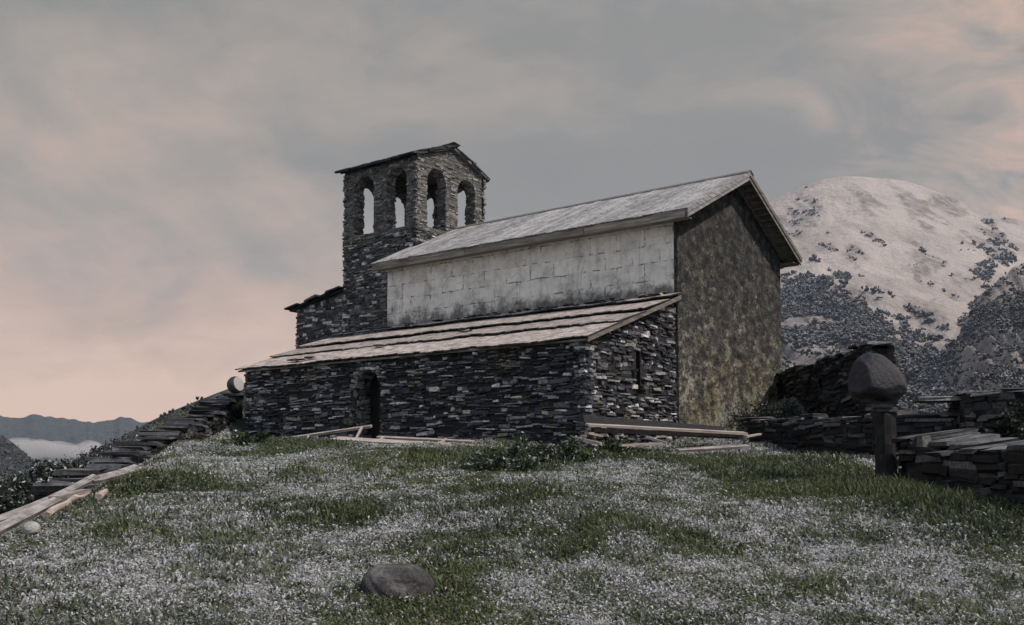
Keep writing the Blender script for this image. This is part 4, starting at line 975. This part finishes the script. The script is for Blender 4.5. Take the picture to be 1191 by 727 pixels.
# ------------------------------------------------------------------ grass and snow crumbs (uncountable)
def inside(x, y):
    lx, ly = to_local(x, y)
    b1 = (lx < 0.05) & (lx > -17) & (ly > -WA - .05) & (ly < 7.2)
    b2 = (x > 8.7) & (y > 21); b3 = (x > np.interp(y, [8, 14.3], [6.2, 5.75])) & (y < 14.4) & (x < 7.3)
    return b1 | b2 | b3
def samp(n, y0=3.6, y1=31.0, pw=1.0):
    u = rng.random(n); y = y0 * (y1 / y0) ** u
    x = (rng.random(n) * 2 - 1) * (0.60 * y + 1.6)
    xe = np.interp(y, EDGE_Y, EDGE_X)
    k = ~inside(x, y) & (x > xe - 1.6) & (x < 10.5)
    return x[k], y[k]
def blades(name, n, label, y0=3.6, y1=31.0, tall=None):
    x, y = samp(n, y0, y1); n = len(x); z = gz(x, y)
    tl_ = fbm(x * .8, y * .7, 3, 71); green = fbm(x * .6 + 9, y * .5, 3, 81); sm = snow_amount(x, y)
    lee = np.exp(-(((x - 4.9) / 1.2) ** 2 + ((y - 13.5) / 4.0) ** 2)) + .8 * np.exp(-(((x - 2.5) / 3.5) ** 2 + ((y - 18.7) / 1.4) ** 2))
    h = (0.035 + 0.065 * rng.random(n)) * (0.60 + 0.9 * sstep(.4, .7, tl_)) * (1 + .9 * lee)
    w = (0.0045 + 0.006 * rng.random(n)) * (0.7 + y / 18.0)
    a = rng.random(n) * 2 * np.pi; lean = rng.uniform(.5, 1.9, n) * (1 - .5 * np.clip(lee, 0, 1))
    fine = sstep(.40, .58, fbm(x * 5.5, y * 4.5, 3, 121)); sp = rng.random(n) < (.08 + .92 * sm) * (.24 + .62 * fine); lean = np.where(sp, rng.uniform(1.3, 2.0, n), lean)
    dx, dy = np.cos(a), np.sin(a); sx, sy = -dy, dx
    b0 = np.stack([x - sx * w, y - sy * w, z - .01], 1); b1 = np.stack([x + sx * w, y + sy * w, z - .01], 1)
    mh = h * .62; ml = np.sin(lean * .5) * mh; mz = np.cos(lean * .5) * mh
    m0 = np.stack([x + dx * ml - sx * w * .8, y + dy * ml - sy * w * .8, z + mz], 1); m1 = np.stack([x + dx * ml + sx * w * .8, y + dy * ml + sy * w * .8, z + mz], 1)
    tl2 = ml + np.sin(lean * 1.15) * h * .55; tz = mz + np.cos(lean * 1.15) * h * .45
    tp = np.stack([x + dx * tl2, y + dy * tl2, z + np.maximum(tz, .01)], 1)
    V = np.stack([b0, b1, m1, m0, tp], 1).reshape(-1, 3); i = np.arange(n) * 5
    Fq = np.stack([i, i + 1, i + 2, i + 3], 1); Ft = np.stack([i + 3, i + 2, i + 4], 1)
    g1 = np.array((.036, .054, .024)); g2 = np.array((.098, .120, .042)); g3 = np.array((.13, .12, .075))
    mixv = np.clip(green * 1.6 - .3 + rng.normal(0, .25, n), 0, 1)[:, None]
    c = g1 * (1 - mixv) + g2 * mixv; dry = (rng.random(n) < .10)[:, None]; c = np.where(dry, g3, c) * rng.uniform(.65, 1.35, n)[:, None]
    wh = rng.uniform(.30, .72, n)[:, None] * np.array((1, 1.0, 1.03))
    fr_ = (rng.random(n) ** 1.5 * .42 * (.10 + .90 * sm))[:, None]; c = c * (1 - fr_) + np.array((.44, .46, .47)) * fr_
    c = np.where(sp[:, None], wh, c)
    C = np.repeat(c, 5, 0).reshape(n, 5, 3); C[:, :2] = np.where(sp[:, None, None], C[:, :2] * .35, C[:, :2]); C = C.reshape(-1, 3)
    return tag(npmesh(name, V, [Fq, Ft], M['blade'], C), label, 'grass', kind='stuff')
blades('grass', 420000, 'short frosted grass covering the slope below the chapel')
def herbs(name, n0, label, snowy):
    x, y = samp(n0); sm = snow_amount(x, y); cl = sstep(.38, .60, fbm(x * 3.6, y * 3.0, 3, 121)); g = fbm(x * 1.5, y * 1.2, 3, 131)
    pr = (.08 + .92 * sm) * (.10 + .90 * cl) if snowy else .75 * (1 - .5 * sm) * (.4 + .6 * sstep(.35, .6, g))
    k = rng.random(len(x)) < pr; x, y, g = x[k], y[k], g[k]; n = len(x)
    z = gz(x, y) + rng.uniform(.004, .05, n); L_ = rng.uniform(.007, .026, n) * (0.55 + y / 20); Wd_ = L_ * rng.uniform(.22, .5, n)
    a = rng.random(n) * 6.283; el = rng.normal(0.15, .45, n); ro = rng.normal(0, .5, n)
    D = np.stack([np.cos(a) * np.cos(el), np.sin(a) * np.cos(el), np.sin(el)], 1); Sd = np.stack([-np.sin(a), np.cos(a), 0 * a], 1)
    Nn = np.cross(D, Sd); Sd = Sd * np.cos(ro)[:, None] + Nn * np.sin(ro)[:, None]; Nn = np.cross(D, Sd); Nn *= np.sign(Nn[:, 2:3] + 1e-6)
    c = np.stack([x, y, z], 1); l = L_[:, None]; w = Wd_[:, None]; sag = l * rng.uniform(.15, .5, (n, 1))
    V = np.stack([c - D * l - Nn * sag, c - Sd * w, c - D * l * .1 + Nn * w * .35, c + Sd * w, c + D * l - Nn * sag], 1).reshape(-1, 3)
    i = np.arange(n) * 5; Ft = np.concatenate([np.stack([i, i + 1, i + 2], 1), np.stack([i, i + 2, i + 3], 1), np.stack([i + 1, i + 4, i + 2], 1), np.stack([i + 2, i + 4, i + 3], 1)])
    if snowy: col = rng.uniform(.26, .68, n)[:, None] * np.array([[1, 1, 1.02]])
    else:
        q = np.clip(g * 1.8 - .4 + rng.normal(0, .2, n), 0, 1)[:, None]
        col = (np.array([[.045, .066, .028]]) * (1 - q) + np.array([[.125, .145, .052]]) * q) * rng.uniform(.6, 1.4, (n, 1))
        fr_ = (rng.random(n) ** 1.5 * .3)[:, None]; col = col * (1 - fr_) + np.array([[.44, .46, .47]]) * fr_
    return tag(npmesh(name, V, [Ft], M['blade'], np.repeat(col, 5, 0)), label, 'snow' if snowy else 'herbs', kind='stuff')
herbs('snow_dusting', 420000, 'thin fresh snow lying on the leaves of the meadow', True)
herbs('meadow_herbs', 150000, 'low green herbs growing through the frosted grass', False)

# ------------------------------------------------------------------ air
mb = MB(); mb.box(-2600, 2600, -60, 4700, -130, 990)
hm = bpy.data.materials.new('valley_air'); hm.use_nodes = True; t = NT(hm.node_tree); t.n.clear()
pv = t.new('ShaderNodeVolumePrincipled'); pv.inputs['Color'].default_value = (0.66, 0.78, 1.0, 1); pv.inputs['Density'].default_value = 0.000055
ou = t.new('ShaderNodeOutputMaterial'); t.link(pv.outputs[0], ou.inputs['Volume'])
hz = mb.build('haze', hm); tag(hz, 'thin cold air between the chapel and the mountains', 'haze', kind='stuff')
